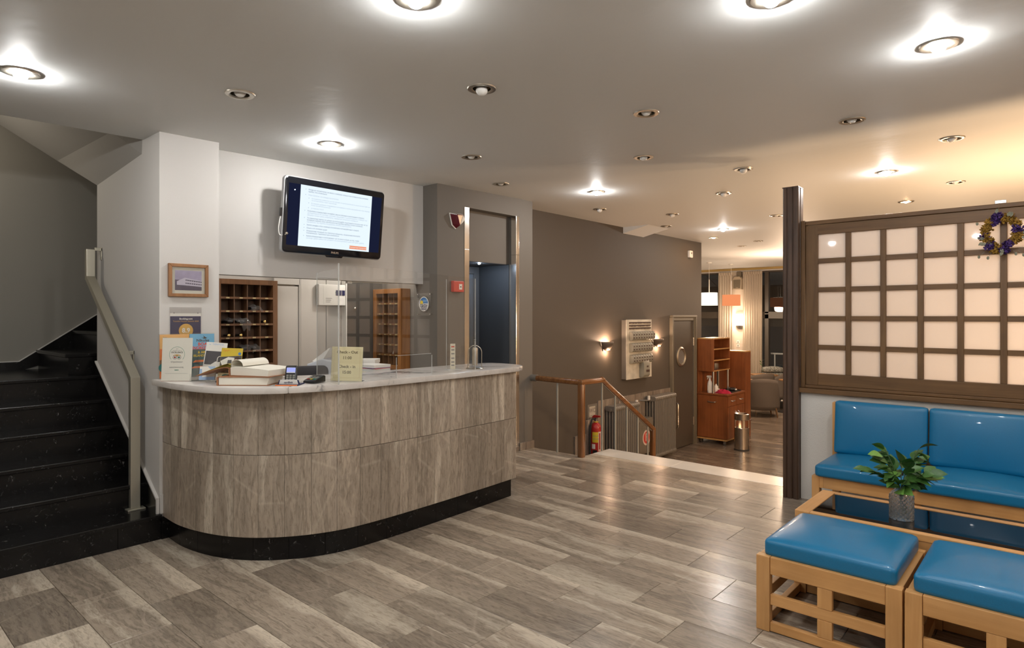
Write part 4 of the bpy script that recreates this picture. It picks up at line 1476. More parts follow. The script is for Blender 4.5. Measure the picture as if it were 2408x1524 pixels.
part('holder', tl(MB().box(-0.098, 0.098, -0.006, -0.0045, 0, 0.28).box(-0.098, 0.098, -0.001, 0.0005, 0, 0.28)).box(-0.098, 0.098, -0.006, 0.05, 0, 0.002), 'acrylic', ce, smooth=False)
sh = part('sheet', tl(MB().box(-0.097, 0.097, -0.0042, -0.0015, 0.002, 0.279)), 'certificate_paper', ce, smooth=False)


def cflat(nm, pts, mat_, lift=0.0003):
    return part(nm, MB().prism(pts, 0, 0.0002, TLT @ T(0, -0.0044 - lift, 0) @ UPRIGHT), mat_, sh, smooth=False)


def cwords(tx, size, z, mat_, **k):
    return words('lettering', tx, size, mat_, sh, (0, 0, 0), TLT @ T(0, -0.0049, z) @ UPRIGHT, **k)


o_r, i_r = arc_band(0.049, 0.0016, math.radians(-40), math.radians(220), 0, 0.172, 36)
mb = MB()
for k in range(36):
    mb.prism([o_r[k], o_r[k + 1], i_r[k + 1], i_r[k]], 0, 0.0002, TLT @ T(0, -0.0047, 0) @ UPRIGHT)
part('ring_line', mb, 'green_print', sh, smooth=False)
cwords('2017', 0.0075, 0.2075, 'ink_grey')
cwords('CERTIFICATE of', 0.0085, 0.1955, 'ink_grey')
cwords('EXCELLENCE', 0.0125, 0.1845, 'ink', bold=0.0003)
cflat('owl_brow', [(-0.026, 0.166), (-0.012, 0.170), (0.0, 0.1725), (0.012, 0.170), (0.026, 0.166), (0.018, 0.160), (0, 0.153), (-0.018, 0.160)], 'gold_print')
for s_ in (-1, 1):
    cflat('owl_eye_rim', disc(0.0135, s_ * 0.013, 0.153), 'ink', 0.0005)
    cflat('owl_eye', disc(0.0115, s_ * 0.013, 0.153), 'paper', 0.0007)
    cflat('pupil_rim', disc(0.0068, s_ * 0.013, 0.153), 'ink', 0.0009)
    cflat('pupil', disc(0.0045, s_ * 0.013, 0.153), 'red_print' if s_ < 0 else 'green_print', 0.0011)
cwords('tripadvisor', 0.0165, 0.124, 'ink_grey', width=0.078)
cwords('KARYSTION HOTEL', 0.0105, 0.088, 'ink_grey', width=0.092, bold=0.0002)
cwords('GREECE', 0.0075, 0.071, 'green_print', bold=0.0003)
cflat('rule', [(-0.072, 0.0485), (0.072, 0.0485), (0.072, 0.0495), (-0.072, 0.0495)], 'ink_grey')

# brochures
b1 = thing('brochure', 'white folded brochure with a dark photograph in the clear rack', 'brochure', (-4.245, 1.790, CT + 0.012), A0, 'brochures in the clear rack')
LEAN = RX(math.radians(-12)) @ RY(math.radians(4))


def le(mb):
    mb.v = [LEAN @ v for v in mb.v]
    return mb


def lflat(p, nm, pts, mat_, y):
    return part(nm, MB().prism(pts, 0, 0.0003, LEAN @ T(0, y, 0) @ UPRIGHT), mat_, p, smooth=False)


s1 = part('sheet', le(MB().box(-0.07, 0.07, -0.004, 0, 0, 0.235)), 'paper', b1, smooth=False)
lflat(s1, 'dark_photo', [(-0.064, 0.085), (0.066, 0.085), (0.066, 0.176), (-0.064, 0.176)], 'grey_print', -0.0042)
lflat(s1, 'towels', [(-0.02, 0.085), (0.06, 0.085), (0.05, 0.11), (0.03, 0.105), (0.01, 0.108)], 'paper', -0.0046)
part('basket_handle', MB().tube([LEAN @ Vector(p) for p in catmull([(0.02, -0.0046, 0.10), (0.022, -0.0046, 0.135), (0.042, -0.0046, 0.142), (0.056, -0.0046, 0.12)], 5)], 0.003, 6), 'paper', s1)
words('heading', 'THERAPYLAB', 0.016, 'pale_blue_print', s1, (0, 0, 0), LEAN @ T(0.008, -0.0048, 0.222) @ UPRIGHT, width=0.075)
lflat(s1, 'emblem', [(-0.055, 0.226), (-0.045, 0.220), (-0.035, 0.226), (-0.045, 0.216)], 'pale_blue_print', -0.0046)
b2_ = thing('brochure', 'yellow car hire leaflet with a smiling driver in the clear rack', 'brochure', (-4.128, 1.852, CT + 0.012), A0, 'brochures in the clear rack')
LEAN = RX(math.radians(-12)) @ RY(math.radians(2))
s2 = part('sheet', le(MB().box(-0.07, 0.07, -0.004, 0, 0, 0.198)), 'yellow_label', b2_, smooth=False)
lflat(s2, 'photo', [(-0.069, 0.0), (0.069, 0.0), (0.069, 0.150), (-0.069, 0.138)], 'grey_print', -0.0042)
lflat(s2, 'white_car', [(-0.069, 0.11), (-0.02, 0.138), (0.02, 0.135), (0.03, 0.10), (0.0, 0.06), (0.02, 0.05), (-0.03, 0.05), (-0.06, 0.09)], 'paper', -0.0046)
lflat(s2, 'car_window', [(-0.02, 0.118), (0.005, 0.12), (0.008, 0.075), (-0.025, 0.075)], 'grey_print', -0.0050)
lflat(s2, 'hair', disc(0.024, 0.042, 0.112, 20, 0.9, 1.25), 'hair_print', -0.0050)
lflat(s2, 'face', disc(0.015, 0.034, 0.108, 20, 0.85, 1.2), 'skin_print', -0.0054)
lflat(s2, 'smile', [(0.026, 0.101), (0.040, 0.103), (0.034, 0.097)], 'paper', -0.0058)
lflat(s2, 'blouse', [(0.02, 0.088), (0.069, 0.095), (0.069, 0.0), (0.0, 0.0)], 'paper', -0.0048)
lflat(s2, 'blue_jeans', [(-0.069, 0.0), (0.0, 0.0), (0.01, 0.05), (-0.069, 0.06)], 'pale_blue_print', -0.0047)
lflat(s2, 'blue_badge', disc(0.010, 0.053, 0.162), 'blue_label', -0.0046)
words('lettering', 'CAR RENTAL', 0.010, 'gold_print', s2, (0, 0, 0), LEAN @ T(0.035, -0.0046, 0.188) @ UPRIGHT)
part('handwriting', MB().tube([LEAN @ Vector(p) for p in catmull([(-0.058, -0.0046, 0.176), (-0.050, -0.0046, 0.188), (-0.046, -0.0046, 0.174), (-0.036, -0.0046, 0.186), (-0.030, -0.0046, 0.176), (-0.018, -0.0046, 0.186), (-0.012, -0.0046, 0.180)], 5)], 0.0010, 5), 'orange_label', s2)
b3 = thing('card_stack', 'stack of small blue and white cards at the front of the clear rack', 'cards', (-4.098, 1.703, CT + 0.012), A0)
LEAN = RX(math.radians(-10))
s3 = part('cards', le(MB().box(-0.05, 0.05, -0.012, 0, 0, 0.086)), 'paper', b3, smooth=False)
lflat(s3, 'blue_field', [(-0.05, 0.07), (-0.035, 0.07), (-0.03, 0.018), (0.05, 0.022), (0.05, 0.0), (-0.05, 0.0)], 'pale_blue_print', -0.0124)
lflat(s3, 'blue_corner', [(0.0, 0.086), (0.05, 0.086), (0.05, 0.062), (0.02, 0.068)], 'pale_blue_print', -0.0124)
br = thing('brochure_rack', 'clear acrylic stepped rack holding brochures beside the open book', 'rack', (-4.13, 1.78, CT), A0)
rk = MB().box(-0.15, 0.17, -0.05, 0.05, 0, 0.003)
for y0, h in ((-0.065, 0.05), (-0.018, 0.085), (0.03, 0.13)):
    rk.box(-0.15, 0.17, y0, y0 + 0.002, 0, h)
for x in (-0.15, 0.168):
    rk.prism([(-0.07, 0), (0.05, 0), (0.05, 0.15), (0.03, 0.15)], x, x + 0.002, XS)
part('shell', rk, 'acrylic', br, smooth=False)

# books
lb = thing('closed_book', 'thick closed brown book lying under the open book', 'book', (-3.785, 1.842, CT), A0 - 0.03)
part('pages', MB().prism([(-0.155, 0.004), (0.14, 0.004), (0.155, 0.05), (-0.155, 0.05)], -0.11, 0.11, YS), 'book_page', lb, smooth=False, bevel=0.002)
part('cover', MB().box(-0.163, 0.15, -0.115, 0.115, 0, 0.004).box(-0.163, 0.16, -0.115, 0.115, 0.05, 0.054).box(-0.167, -0.158, -0.115, 0.115, 0.002, 0.052), 'book_cover', lb, smooth=False, bevel=0.002)
tb = thing('open_book', 'large open register with blank cream pages and a raised cover', 'book', (-3.80, 1.875, CT + 0.0545), A0 - 0.30)
TX = 0.0


def page_top(u, v):
    x = -0.085 + 0.275 * u
    return (x, -0.125 + 0.25 * v, 0.056 - 0.012 * u - 0.03 * max(0, 0.08 - u) * 0)


part('page_block', MB().prism([(-0.085, 0.004), (0.185, 0.0035), (0.190, 0.040), (0.12, 0.047), (0.0, 0.055), (-0.06, 0.057), (-0.088, 0.05)], -0.123, 0.123, YS), 'book_page', tb, smooth=False, bevel=0.0015)
part('back_cover', MB().box(-0.09, 0.20, -0.128, 0.128, 0, 0.0035).prism([(-0.09, 0.0), (-0.097, 0.012), (-0.099, 0.03), (-0.094, 0.05), (-0.089, 0.05), (-0.094, 0.03), (-0.092, 0.014), (-0.087, 0.0035)], -0.128, 0.128, YS), 'book_cover', tb, bevel=0.001)
CURL = catmull([(-0.086, 0.052), (-0.088, 0.075), (-0.070, 0.094), (-0.035, 0.098), (-0.008, 0.084), (0.003, 0.062)], 6)
part('curled_page', MB().prism([(p[0], p[1]) for p in CURL] + [(p[0] - 0.001, p[1] - 0.002) for p in reversed(CURL)], -0.118, 0.118, YS), 'book_page', tb)
FLAP = catmull([(-0.094, 0.048), (-0.13, 0.052), (-0.20, 0.038), (-0.29, 0.012), (-0.345, -0.006)], 5)
part('front_cover', MB().prism([(p[0], p[1]) for p in FLAP] + [(p[0], p[1] - 0.004) for p in reversed(FLAP)], -0.128, 0.128, YS), 'book_cover', tb)
END = catmull([(-0.088, 0.068), (-0.12, 0.072), (-0.19, 0.050), (-0.28, 0.019), (-0.335, 0.0)], 5)
part('endpaper', MB().prism([(p[0], p[1]) for p in END] + [(p[0], p[1] - 0.0015) for p in reversed(END)], -0.122, 0.122, YS), 'endpaper', tb, label='mustard yellow endpaper')
for q in range(2):
    E3 = catmull([(-0.089, 0.058 - 0.006 * q), (-0.13, 0.062 - 0.006 * q), (-0.20, 0.043 - 0.003 * q), (-0.27, 0.018)], 5)
    part('loose_leaf', MB().prism([(p[0], p[1]) for p in E3] + [(p[0], p[1] - 0.001) for p in reversed(E3)], -0.121, 0.121, YS), 'endpaper', tb)
bx = thing('small_box', 'small black and yellow box with a green oval under the book cover', 'box', (-3.985, 1.765, CT), A0 - 0.2)
part('case', MB().prism([(-0.055, 0.0), (0.075, 0.0), (0.065, 0.062), (-0.045, 0.062)], -0.01, 0.05, YS), 'paper_yellow', bx, smooth=False, bevel=0.003)
part('black_base', MB().box(-0.06, 0.08, -0.014, 0.054, 0.0, 0.009), 'black_plastic', bx, smooth=False, bevel=0.002)
part('green_oval', MB().prism(disc(0.026, 0.008, 0.042, 24, 1.0, 0.42), 0, 0.0006, T(0, -0.0103, 0) @ UPRIGHT), 'teal_print', bx, smooth=False)

# card terminal
te = thing('card_terminal', 'upright black card payment terminal with a lilac screen', 'card terminal', (-3.551, 1.965, CT + 0.006), A0)
LEAN = RX(math.radians(-14))
part('body', le(MB().rbox(0.074, 0.02, 0.115, 0.009, 6, M=T(0, 0.01, 0))), 'black_plastic', te)
part('screen', le(MB().box(-0.027, 0.027, -0.0007, 0.003, 0.068, 0.100)), 'screen_lilac', te, smooth=False)
part('status_row', le(MB().box(-0.026, 0.026, -0.0011, -0.0006, 0.0685, 0.073)), 'paper', te, smooth=False)
for i in range(4):
    for j in range(3):
        mt = 'grey_plastic' if i else ('red_paint' if j == 0 else ('green_print' if j == 2 else 'yellow_label'))
        part('key', le(MB().box(-0.026 + 0.019 * j, -0.012 + 0.019 * j, -0.0016, 0.002, 0.014 + 0.0115 * i, 0.0215 + 0.0115 * i)), mt, te, smooth=False, bevel=0.001)
cs = thing('terminal_stand', 'white and orange stand under the card terminal', 'stand', (-3.535, 1.944, CT), A0)
part('tray', MB().prism([(-0.068, 0.0), (0.068, 0.0), (0.060, 0.030), (0.045, 0.034), (-0.045, 0.034), (-0.060, 0.030)], 0.012, 0.016, YS).prism([(-0.068, 0), (0.068, 0), (0.068, 0.006), (-0.068, 0.006)], -0.03, 0.10, YS), 'navy', cs, smooth=False, bevel=0.001)
part('face', MB().prism([(-0.058, 0.007), (0.058, 0.007), (0.050, 0.033), (-0.050, 0.033)], 0.006, 0.0118, YS), 'paper', cs, smooth=False)
part('orange_edge', MB().box(-0.066, 0.066, -0.034, -0.030, 0, 0.0065), 'orange_label', cs, smooth=False, bevel=0.001)
words('lettering', 'cardlink', 0.017, 'navy', cs, (0, 0.0054, 0.017), bold=0.0004)
pp = thing('pin_pad', 'small black wedge shaped pin pad with coloured keys', 'pin pad', (-3.548, 2.128, CT), A0 - 0.35)
part('body', MB().prism([(-0.055, 0.004), (0.06, 0.004), (0.06, 0.040), (0.045, 0.046), (-0.04, 0.022), (-0.055, 0.014)], -0.042, 0.042, Matrix(((0, 0, 1, 0), (1, 0, 0, 0), (0, 1, 0, 0), (0, 0, 0, 1)))), 'black_plastic', pp, bevel=0.004)
SLP = T(0, -0.04, 0.022) @ RX(math.atan2(0.024, 0.085))
for i, row in enumerate((('red_paint', 'yellow_label', 'green_print'), ('grey_plastic',) * 3, ('grey_plastic',) * 3)):
    for j, mt in enumerate(row):
        part('key', MB().box(-0.031 + 0.023 * j, -0.015 + 0.023 * j, 0.008 + 0.017 * i, 0.018 + 0.017 * i, -0.001, 0.0022, SLP), mt, pp, smooth=False)

# check-out sign
sg = thing('checkout_sign', 'pale yellow check-out and check-in time sign standing on the counter', 'sign', (-3.472, 2.312, CT), A0)
LEAN = RX(math.radians(-5)) @ RY(math.radians(1.2))
sgn = part('paper', le(MB().box(-0.100, 0.100, -0.0025, -0.001, 0.002, 0.222)), 'paper_yellow', sg, smooth=False)
part('holder', le(MB().box(-0.103, 0.106, -0.005, -0.0032, 0.0, 0.222).box(-0.103, 0.106, -0.0005, 0.001, 0, 0.222)).box(-0.103, 0.106, -0.005, 0.05, 0, 0.0018), 'acrylic', sg, smooth=False)
fr_ = MB()
for x0, x1, z0_, z1_ in ((-0.083, -0.0822, 0.022, 0.208), (0.0822, 0.083, 0.022, 0.208), (-0.083, 0.083, 0.022, 0.0228), (-0.083, 0.083, 0.2072, 0.208)):
    fr_.box(x0, x1, -0.0028, -0.0025, z0_, z1_)
part('printed_border', le(fr_), 'gold_print', sgn, smooth=False)
for tx, z in (('Check - Out', 0.187), ('11:00', 0.150), ('Check - in', 0.094), ('15:00', 0.057)):
    words('lettering', tx, 0.0265, 'sign_ink', sgn, (0, 0, 0), LEAN @ T(0.0, -0.0030, z) @ UPRIGHT, bold=0.0005)

# acrylic screen
P0, P1 = Vector((-3.345, 2.173)), Vector((-3.475, 3.49))
an = math.atan2(P1.y - P0.y, P1.x - P0.x)
Ls = (P1 - P0).length
ac = thing('acrylic_screen', 'three sided clear acrylic screen standing on the counter with a pass-through', 'screen', (P0.x, P0.y, CT), an)
n0, n1, nh = 0.365 * Ls, 0.625 * Ls, 0.150
HT = 0.712
part('front_panel', MB().prism([(0, 0), (n0, 0), (n0, nh - 0.012), (n0 + 0.012, nh), (n1 - 0.012, nh), (n1, nh - 0.012), (n1, 0), (Ls, 0), (Ls, HT), (0, HT + 0.03)], -0.002, 0.002, YS), 'acrylic', ac, smooth=False)
wl = RZ(math.atan2(0.122, -0.451) - an)
part('side_panel', MB().box(0.004, 0.46, -0.002, 0.002, 0, HT, wl), 'acrylic', ac, smooth=False)
wr = T(Ls, 0, 0) @ RZ(math.atan2(-0.094, -0.223) - an)
part('side_panel', MB().box(0.004, 0.25, -0.002, 0.002, 0, HT, wr), 'acrylic', ac, smooth=False)
ed = MB()
ed.cyl((0, -0.001, 0), (0, -0.001, HT + 0.032), 0.0045, n=8).cyl((Ls, 0, 0), (Ls, 0, HT), 0.003, n=8)
ed.box(0.25 - 0.003, 0.25, -0.0025, 0.0025, 0, HT, wr).box(0.457, 0.46, -0.0025, 0.0025, 0, HT, wl)
part('bright_edge', ed, 'acrylic_edge', ac, smooth=False, label='bright polished upright edges')
ed = MB()
ed.box(n0 - 0.0025, n0, -0.0025, 0.0025, 0, nh - 0.01).box(n1, n1 + 0.0025, -0.0025, 0.0025, 0, nh - 0.01).box(n0 + 0.008, n1 - 0.008, -0.0025, 0.0025, nh, nh + 0.0025)
part('opening_edge', ed, 'acrylic_edge', ac, smooth=False, label='bright edge round the pass-through')

# narrow card stand, hanging bell
ms = thing('card_stand', 'narrow upright cream card in a clear stand near the counter end', 'card stand', (-3.600, 3.365, CT), A0 + 0.5)
part('base', MB().box(-0.055, 0.055, -0.035, 0.035, 0, 0.003), 'acrylic_edge', ms, smooth=False)
part('card', MB().box(-0.021, 0.021, -0.002, 0.0, 0.003, 0.203), 'paper_cream', ms, smooth=False)
for z, mt in ((0.175, 'red_print'), (0.15, 'ink_grey'), (0.12, 'ink_grey'), (0.085, 'ink_grey'), (0.055, 'ink_grey'), (0.03, 'ink_grey')):
    part('print_line', MB().box(-0.013, 0.013, -0.0026, -0.002, z, z + 0.009), mt, ms, smooth=False)
be = thing('hoop_stand', 'wire hoop stand on a round metal base near the counter end', 'stand', (-3.545, 3.555, CT), A0)
part('base', MB().lathe([(0, 0), (0.069, 0), (0.071, 0.003), (0.066, 0.007), (0, 0.007)], 32), 'nickel', be)
part('hoop', MB().tube([(-0.054, 0, 0.006), (-0.054, 0, 0.13)] + [(0.054 * math.cos(a), 0, 0.13 + 0.054 * math.sin(a)) for a in [PI - PI * i / 14 for i in range(1, 14)]] + [(0.054, 0, 0.13), (0.054, 0, 0.006)], 0.0032, 8), 'nickel', be)
bo = thing('ringed_bottle', 'slim brushed metal bottle with a ringed neck inside the wire hoop', 'bottle', (-3.545, 3.555, CT + 0.0075), A0)
part('body', MB().lathe([(0, 0), (0.0205, 0), (0.0218, 0.004), (0.0218, 0.132), (0.018, 0.142), (0.008, 0.146), (0.0, 0.146)], 24, T(0, 0, 0.018)).cyl((0, 0, 0), (0, 0, 0.02), 0.004), 'bottle_metal', bo)
for q in range(5):
    part('neck_ring', MB().lathe([(0, 0), (0.008, 0), (0.0085, 0.003), (0.008, 0.008), (0.0, 0.008)], 16, T(0, 0, 0.165 + 0.0135 * q)), 'steel', bo)
part('neck', MB().cyl((0, 0, 0.16), (0, 0, 0.232), 0.0045), 'dark_rubber', bo)

# behind the counter
ch = thing('office_chair', 'dark fabric office chair whose back shows above the counter', 'chair', (-4.47, 2.60, 0.0), A0 + 0.5)
part('backrest', MB().rbox(0.46, 0.09, 0.52, 0.045, 8, M=T(0, 0.2, 0.57)), 'chair_fabric', ch)
part('seat', MB().rbox(0.46, 0.44, 0.09, 0.04, 8, M=T(0, -0.02, 0.42)), 'chair_fabric', ch)
part('column', MB().cyl((0, 0, 0.08), (0, 0, 0.43), 0.025), 'black_plastic', ch)
part('back_bar', MB().tube([(0, 0.0, 0.43), (0, 0.2, 0.44), (0, 0.25, 0.6)], 0.018), 'black_plastic', ch)
for k in range(5):
    a = 2 * PI * k / 5
    part('foot', MB().tube([(0, 0, 0.09), (0.24 * math.cos(a), 0.24 * math.sin(a), 0.06), (0.25 * math.cos(a), 0.25 * math.sin(a), 0.0)], [0.02, 0.016, 0.018]), 'black_plastic', ch)
dk = thing('inner_desk', 'grey office desk behind the counter under the papers', 'desk', (-4.5, 3.2, 0))
part('desktop', MB().box(-0.45, 0.52, -0.30, 0.84, 0.90, 0.93), 'grey_panel', dk, smooth=False, bevel=0.003)
for x in (-0.43, 0.47):
    for y_ in (-0.28, 0.80):
        part('leg', MB().box(x, x + 0.03, y_, y_ + 0.03, 0, 0.90), 'grey_panel', dk, smooth=False)
pr = thing('printer', 'pale grey printer with a sloping top partly behind the yellow sign', 'printer', (-4.67, 2.95, 0.93), A0)
part('body', MB().prism([(-0.15, 0), (0.15, 0), (0.15, 0.17), (-0.03, 0.21), (-0.15, 0.17)], -0.14, 0.16, YS), 'printer_grey', pr, smooth=False, bevel=0.008)
part('paper_tray', MB().prism([(-0.12, 0.19), (0.02, 0.30), (0.03, 0.30), (-0.05, 0.17)], -0.10, 0.12, YS), 'paper', pr, smooth=False, bevel=0.002)
part('label', MB().box(-0.14, -0.06, -0.142, -0.14, 0.12, 0.15), 'ink_grey', pr, smooth=False)
part('vent', MB().box(0.02, 0.13, -0.142, -0.14, 0.05, 0.08), 'grey_print', pr, smooth=False)
pb = thing('paper_stack', 'stack of white paper packets right of the yellow sign', 'paper stack', (-4.385, 3.09, 0.93), A0)
z = 0
for k in range(5):
    h = random.choice([0.035, 0.045, 0.05])
    j = random.uniform(-0.012, 0.012)
    part('packet', MB().box(-0.13 + j, 0.11 + j, -0.1, 0.1, z, z + h - 0.002), 'paper', pb, smooth=False, bevel=0.003)
    z += h
pl = thing('document_pile', 'loose pile of documents and coloured folders beside the hanging rack', 'documents', (-4.125, 2.985, 0.93), A0 - 0.5)
z = 0
for k in range(11):
    mt = ['paper', 'paper', 'paper', 'folder_red', 'paper', 'paper', 'paper_yellow', 'paper', 'folder_red', 'folder_lilac', 'paper'][k]
    h = [0.03, 0.024, 0.02, 0.006, 0.022, 0.024, 0.006, 0.022, 0.006, 0.005, 0.02][k]
    part('folder' if mt not in ('paper',) else 'sheets', MB().box(-0.11, 0.12, -0.085, 0.085, z, z + h, RZ(random.uniform(-0.25, 0.25))), mt, pl, smooth=False)
    z += h
cbl = thing('office_cable', 'short white cable with its plug under the office bulkhead', 'cable', (-4.84, 3.25, 1.788), 0)
part('plug', MB().box(-0.016, 0.016, -0.025, 0.025, 0.0, 0.022), 'white_plastic', cbl, smooth=False, bevel=0.004)
part('cable', MB().tube(catmull([(0, 0.02, 0.012), (0.0, 0.1, 0.017), (0.004, 0.25, 0.018), (0.0, 0.45, 0.018)], 5), 0.004, 6), 'white_plastic', cbl)

# ------------------------------------------------------------------ fittings on the lift pier
pq = thing('tourism_plaque', 'round blue, white and yellow tourism emblem on a clear plate on the pier side', 'plaque', (-4.712, 4.05, 1.61), 0)
part('plate', MB().box(-0.102, 0.102, -0.030, -0.026, -0.108, 0.108), 'acrylic', pq, smooth=False)
for x in (-0.092, 0.092):
    for z in (-0.098, 0.098):
        part('standoff', MB().cyl((x, -0.033, z), (x, 0, z), 0.006, n=10), 'chrome', pq)
em = flat(pq, 'emblem', disc(0.072, 0, 0.003), 'paper', -0.0308)
flat(em, 'sky', [(0.063 * math.cos(a), 0.003 + 0.063 * math.sin(a)) for a in [PI * 0.02 + PI * 0.96 * i / 20 for i in range(21)]], 'blue_label', -0.0313)
flat(em, 'sun', disc(0.022, -0.032, 0.016, 20), 'sun_yellow', -0.0318)
for k in range(4):
    wv = [(-0.055 + 0.005 * k + (0.110 - 0.010 * k) * i / 14, -0.004 - 0.0145 * k + 0.003 * math.sin(i * 0.9)) for i in range(15)]
    mb = MB()
    for p_, q_ in zip(wv, wv[1:]):
        mb.prism([p_, q_, (q_[0], q_[1] - 0.0075), (p_[0], p_[1] - 0.0075)], 0, 0.0003, T(0, -0.0318, 0) @ UPRIGHT)
    part('wave_stripe', mb, 'navy', em, smooth=False)
flat(em, 'flag_field', [(-0.05, 0.004), (-0.018, 0.004), (-0.018, -0.022), (-0.05, -0.022)], 'navy', -0.0322)
flat(em, 'flag_cross', [(-0.037, 0.004), (-0.031, 0.004), (-0.031, -0.022), (-0.037, -0.022)], 'paper', -0.0326)
flat(em, 'flag_cross', [(-0.05, -0.006), (-0.018, -0.006), (-0.018, -0.012), (-0.05, -0.012)], 'paper', -0.0327)
words('lettering', 'EOT', 0.030, 'sky_pale', em, (0.022, -0.0322, 0.032), bold=0.0006)

si = thing('alarm_siren', 'dark red and white wedge shaped alarm siren on the lift pier', 'siren', (-4.55, 4.293, 2.44), PI / 2)
part('back_plate', MB().prism([(-0.095, 0.07), (0.085, 0.075), (0.10, 0.02), (-0.01, -0.085), (-0.06, -0.05)], -0.012, 0, YS), 'white_plastic', si, smooth=False, bevel=0.004)
part('red_cover', MB().add([(-0.09, -0.012, 0.066), (0.03, -0.012, 0.071), (-0.006, -0.012, -0.08), (-0.055, -0.012, -0.046), (-0.05, -0.075, 0.052), (0.025, -0.085, 0.055), (0.008, -0.06, -0.05), (-0.03, -0.05, -0.035)],
     [(0, 1, 5, 4), (1, 2, 6, 5), (2, 3, 7, 6), (3, 0, 4, 7), (4, 5, 6, 7), (3, 2, 1, 0)]), 'dark_red', si, smooth=False, bevel=0.006)
part('white_cover', MB().add([(0.03, -0.012, 0.071), (0.095, -0.012, 0.02), (0.06, -0.012, -0.02), (-0.006, -0.012, -0.08), (0.026, -0.083, 0.055), (0.085, -0.05, 0.018), (0.05, -0.05, -0.015), (0.009, -0.06, -0.045)],
     [(0, 1, 5, 4), (1, 2, 6, 5), (2, 3, 7, 6), (3, 0, 4, 7), (4, 5, 6, 7), (3, 2, 1, 0)]), 'white_plastic', si, smooth=False, bevel=0.006)
cp = thing('fire_call_point', 'square red fire alarm call point on the lift pier', 'fire alarm', (-4.55, 4.297, 1.787), PI / 2)
part('case', MB().box(-0.07, 0.07, -0.045, 0, -0.055, 0.055), 'call_red', cp, smooth=False, bevel=0.008)
part('white_window', MB().box(0.0, 0.04, -0.048, -0.044, -0.03, 0.025), 'white_plastic', cp, smooth=False, bevel=0.001)
part('button', MB().cyl((0.02, -0.047, -0.003), (0.02, -0.050, -0.003), 0.007), 'black_plastic', cp)
words('arrow_lettering', '>  <', 0.016, 'ink', cp, (0.02, -0.0455, -0.003), spacing=1.6)

# ------------------------------------------------------------------ wooden banister round the void
ba = thing('wooden_banister', 'orange brown wooden banister with thin grey balusters beside the steps', 'banister', (-3.852, 5.457, 0))
BO = (3.852, -5.457, 0)
RP = [(-4.49, 5.475, 0.795), (-3.852, 5.457, 0.79), (-3.852, 5.85, 0.785), (-3.852, 6.985, 0.095)]


def railbar(p, q):
    p, q = Vector(p), Vector(q)
    d = (q - p)
    L_ = d.length
    d.normalize()
    sdir = Vector((0, 0, 1)).cross(d).normalized()
    u = d.cross(sdir)
    M = Matrix(((sdir.x, u.x, d.x, p.x), (sdir.y, u.y, d.y, p.y), (sdir.z, u.z, d.z, p.z), (0, 0, 0, 1)))
    return MB().prism(rrect(0.062, 0.06, 0.026, 5), -0.028, L_ + 0.028, M)


for i in range(3):
    part('handrail', railbar(RP[i], RP[i + 1]), 'rail_wood', ba, BO, bevel=0.006)
part('wall_socket', MB().cyl((-4.55, 5.476, 0.795), (-4.47, 5.475, 0.795), 0.038, n=20), 'radiator_paint', ba, BO)
part('newel_post', MB().prism(rrect(0.074, 0.074, 0.028, 5), 0.0, 0.77, T(-3.852, 5.457, 0)), 'newel_wood', ba, BO, bevel=0.004)
part('newel_post', MB().prism(rrect(0.066, 0.066, 0.025, 5), -0.72, 0.08, T(-3.852, 6.985, 0)), 'newel_wood', ba, BO, bevel=0.004)
for (x, y_, z0_, z1_) in ((-4.18, 5.47, -0.012, 0.77), (-3.852, 5.85, 0.0, 0.76), (-3.852, 6.12, -0.18, 0.60), (-3.852, 6.373, -0.36, 0.445), (-3.852, 6.624, -0.54, 0.29), (-3.852, 6.859, -0.54, 0.15)):
    part('baluster', MB().cyl((x, y_, z0_), (x, y_, z1_), 0.011, n=10), 'grey_plastic', ba, BO)
part('tension_rod', MB().box(-3.862, -3.842, 5.85, 6.95, 0, 0.012).box(0, 0, 0, 0, 0, 0) if False else MB().tube([(-3.852, 5.86, 0.745), (-3.852, 6.96, 0.075)], 0.009, 6), 'radiator_paint', ba, BO)
# ------------------------------------------------------------------ fittings of the brown wall
XB = -4.88


def sconce(y, label):
    s = thing('wall_sconce', label, 'wall lamp', (XB, y, 1.0), PI / 2, 'brown bowl sconces on the brown wall')
    vs, fs = [], []
    n, m = 20, 9
    prof = [(0.0, 0.0), (0.035, 0.006), (0.065, 0.026), (0.09, 0.06), (0.105, 0.10), (0.112, 0.13)]
    outer, inner_ = [], []
    for r_, z in prof:
        for i in range(n + 1):
            a = PI + PI * i / n
            vs.append((r_ * 1.08 * math.cos(a), r_ * 1.0 * math.sin(a) - 0.004, z))
    k = n + 1
    for j in range(len(prof) - 1):
        for i in range(n):
            fs.append((j * k + i, j * k + i + 1, (j + 1) * k + i + 1, (j + 1) * k + i))
    o = part('bowl', MB().add(vs, fs), 'sconce_paint', s)
    md = o.modifiers.new('thick', 'SOLIDIFY')
    md.thickness = 0.006
    md.offset = -1
    part('back_plate', MB().box(-0.075, 0.075, -0.01, 0, 0.0, 0.11), 'sconce_paint', s, smooth=False, bevel=0.003)
    part('bulb', MB().cyl((-0.04, -0.05, 0.09), (0.04, -0.05, 0.09), 0.012), 'sconce_lit', s)
    part('glow_slot', MB().box(-0.004, 0.024, -0.060, -0.052, 0.012, 0.019), 'sconce_slot', s, smooth=False)
    l = lamp('sconce_up_light', (XB + 0.075, y, 1.115), 4.6, (1.0, 0.66, 0.44), 0.012)
    l2 = lamp('sconce_down_light', (XB + 0.06, y + 0.01, 0.975), 1.6, (1.0, 0.64, 0.40), 0.01)
    return s


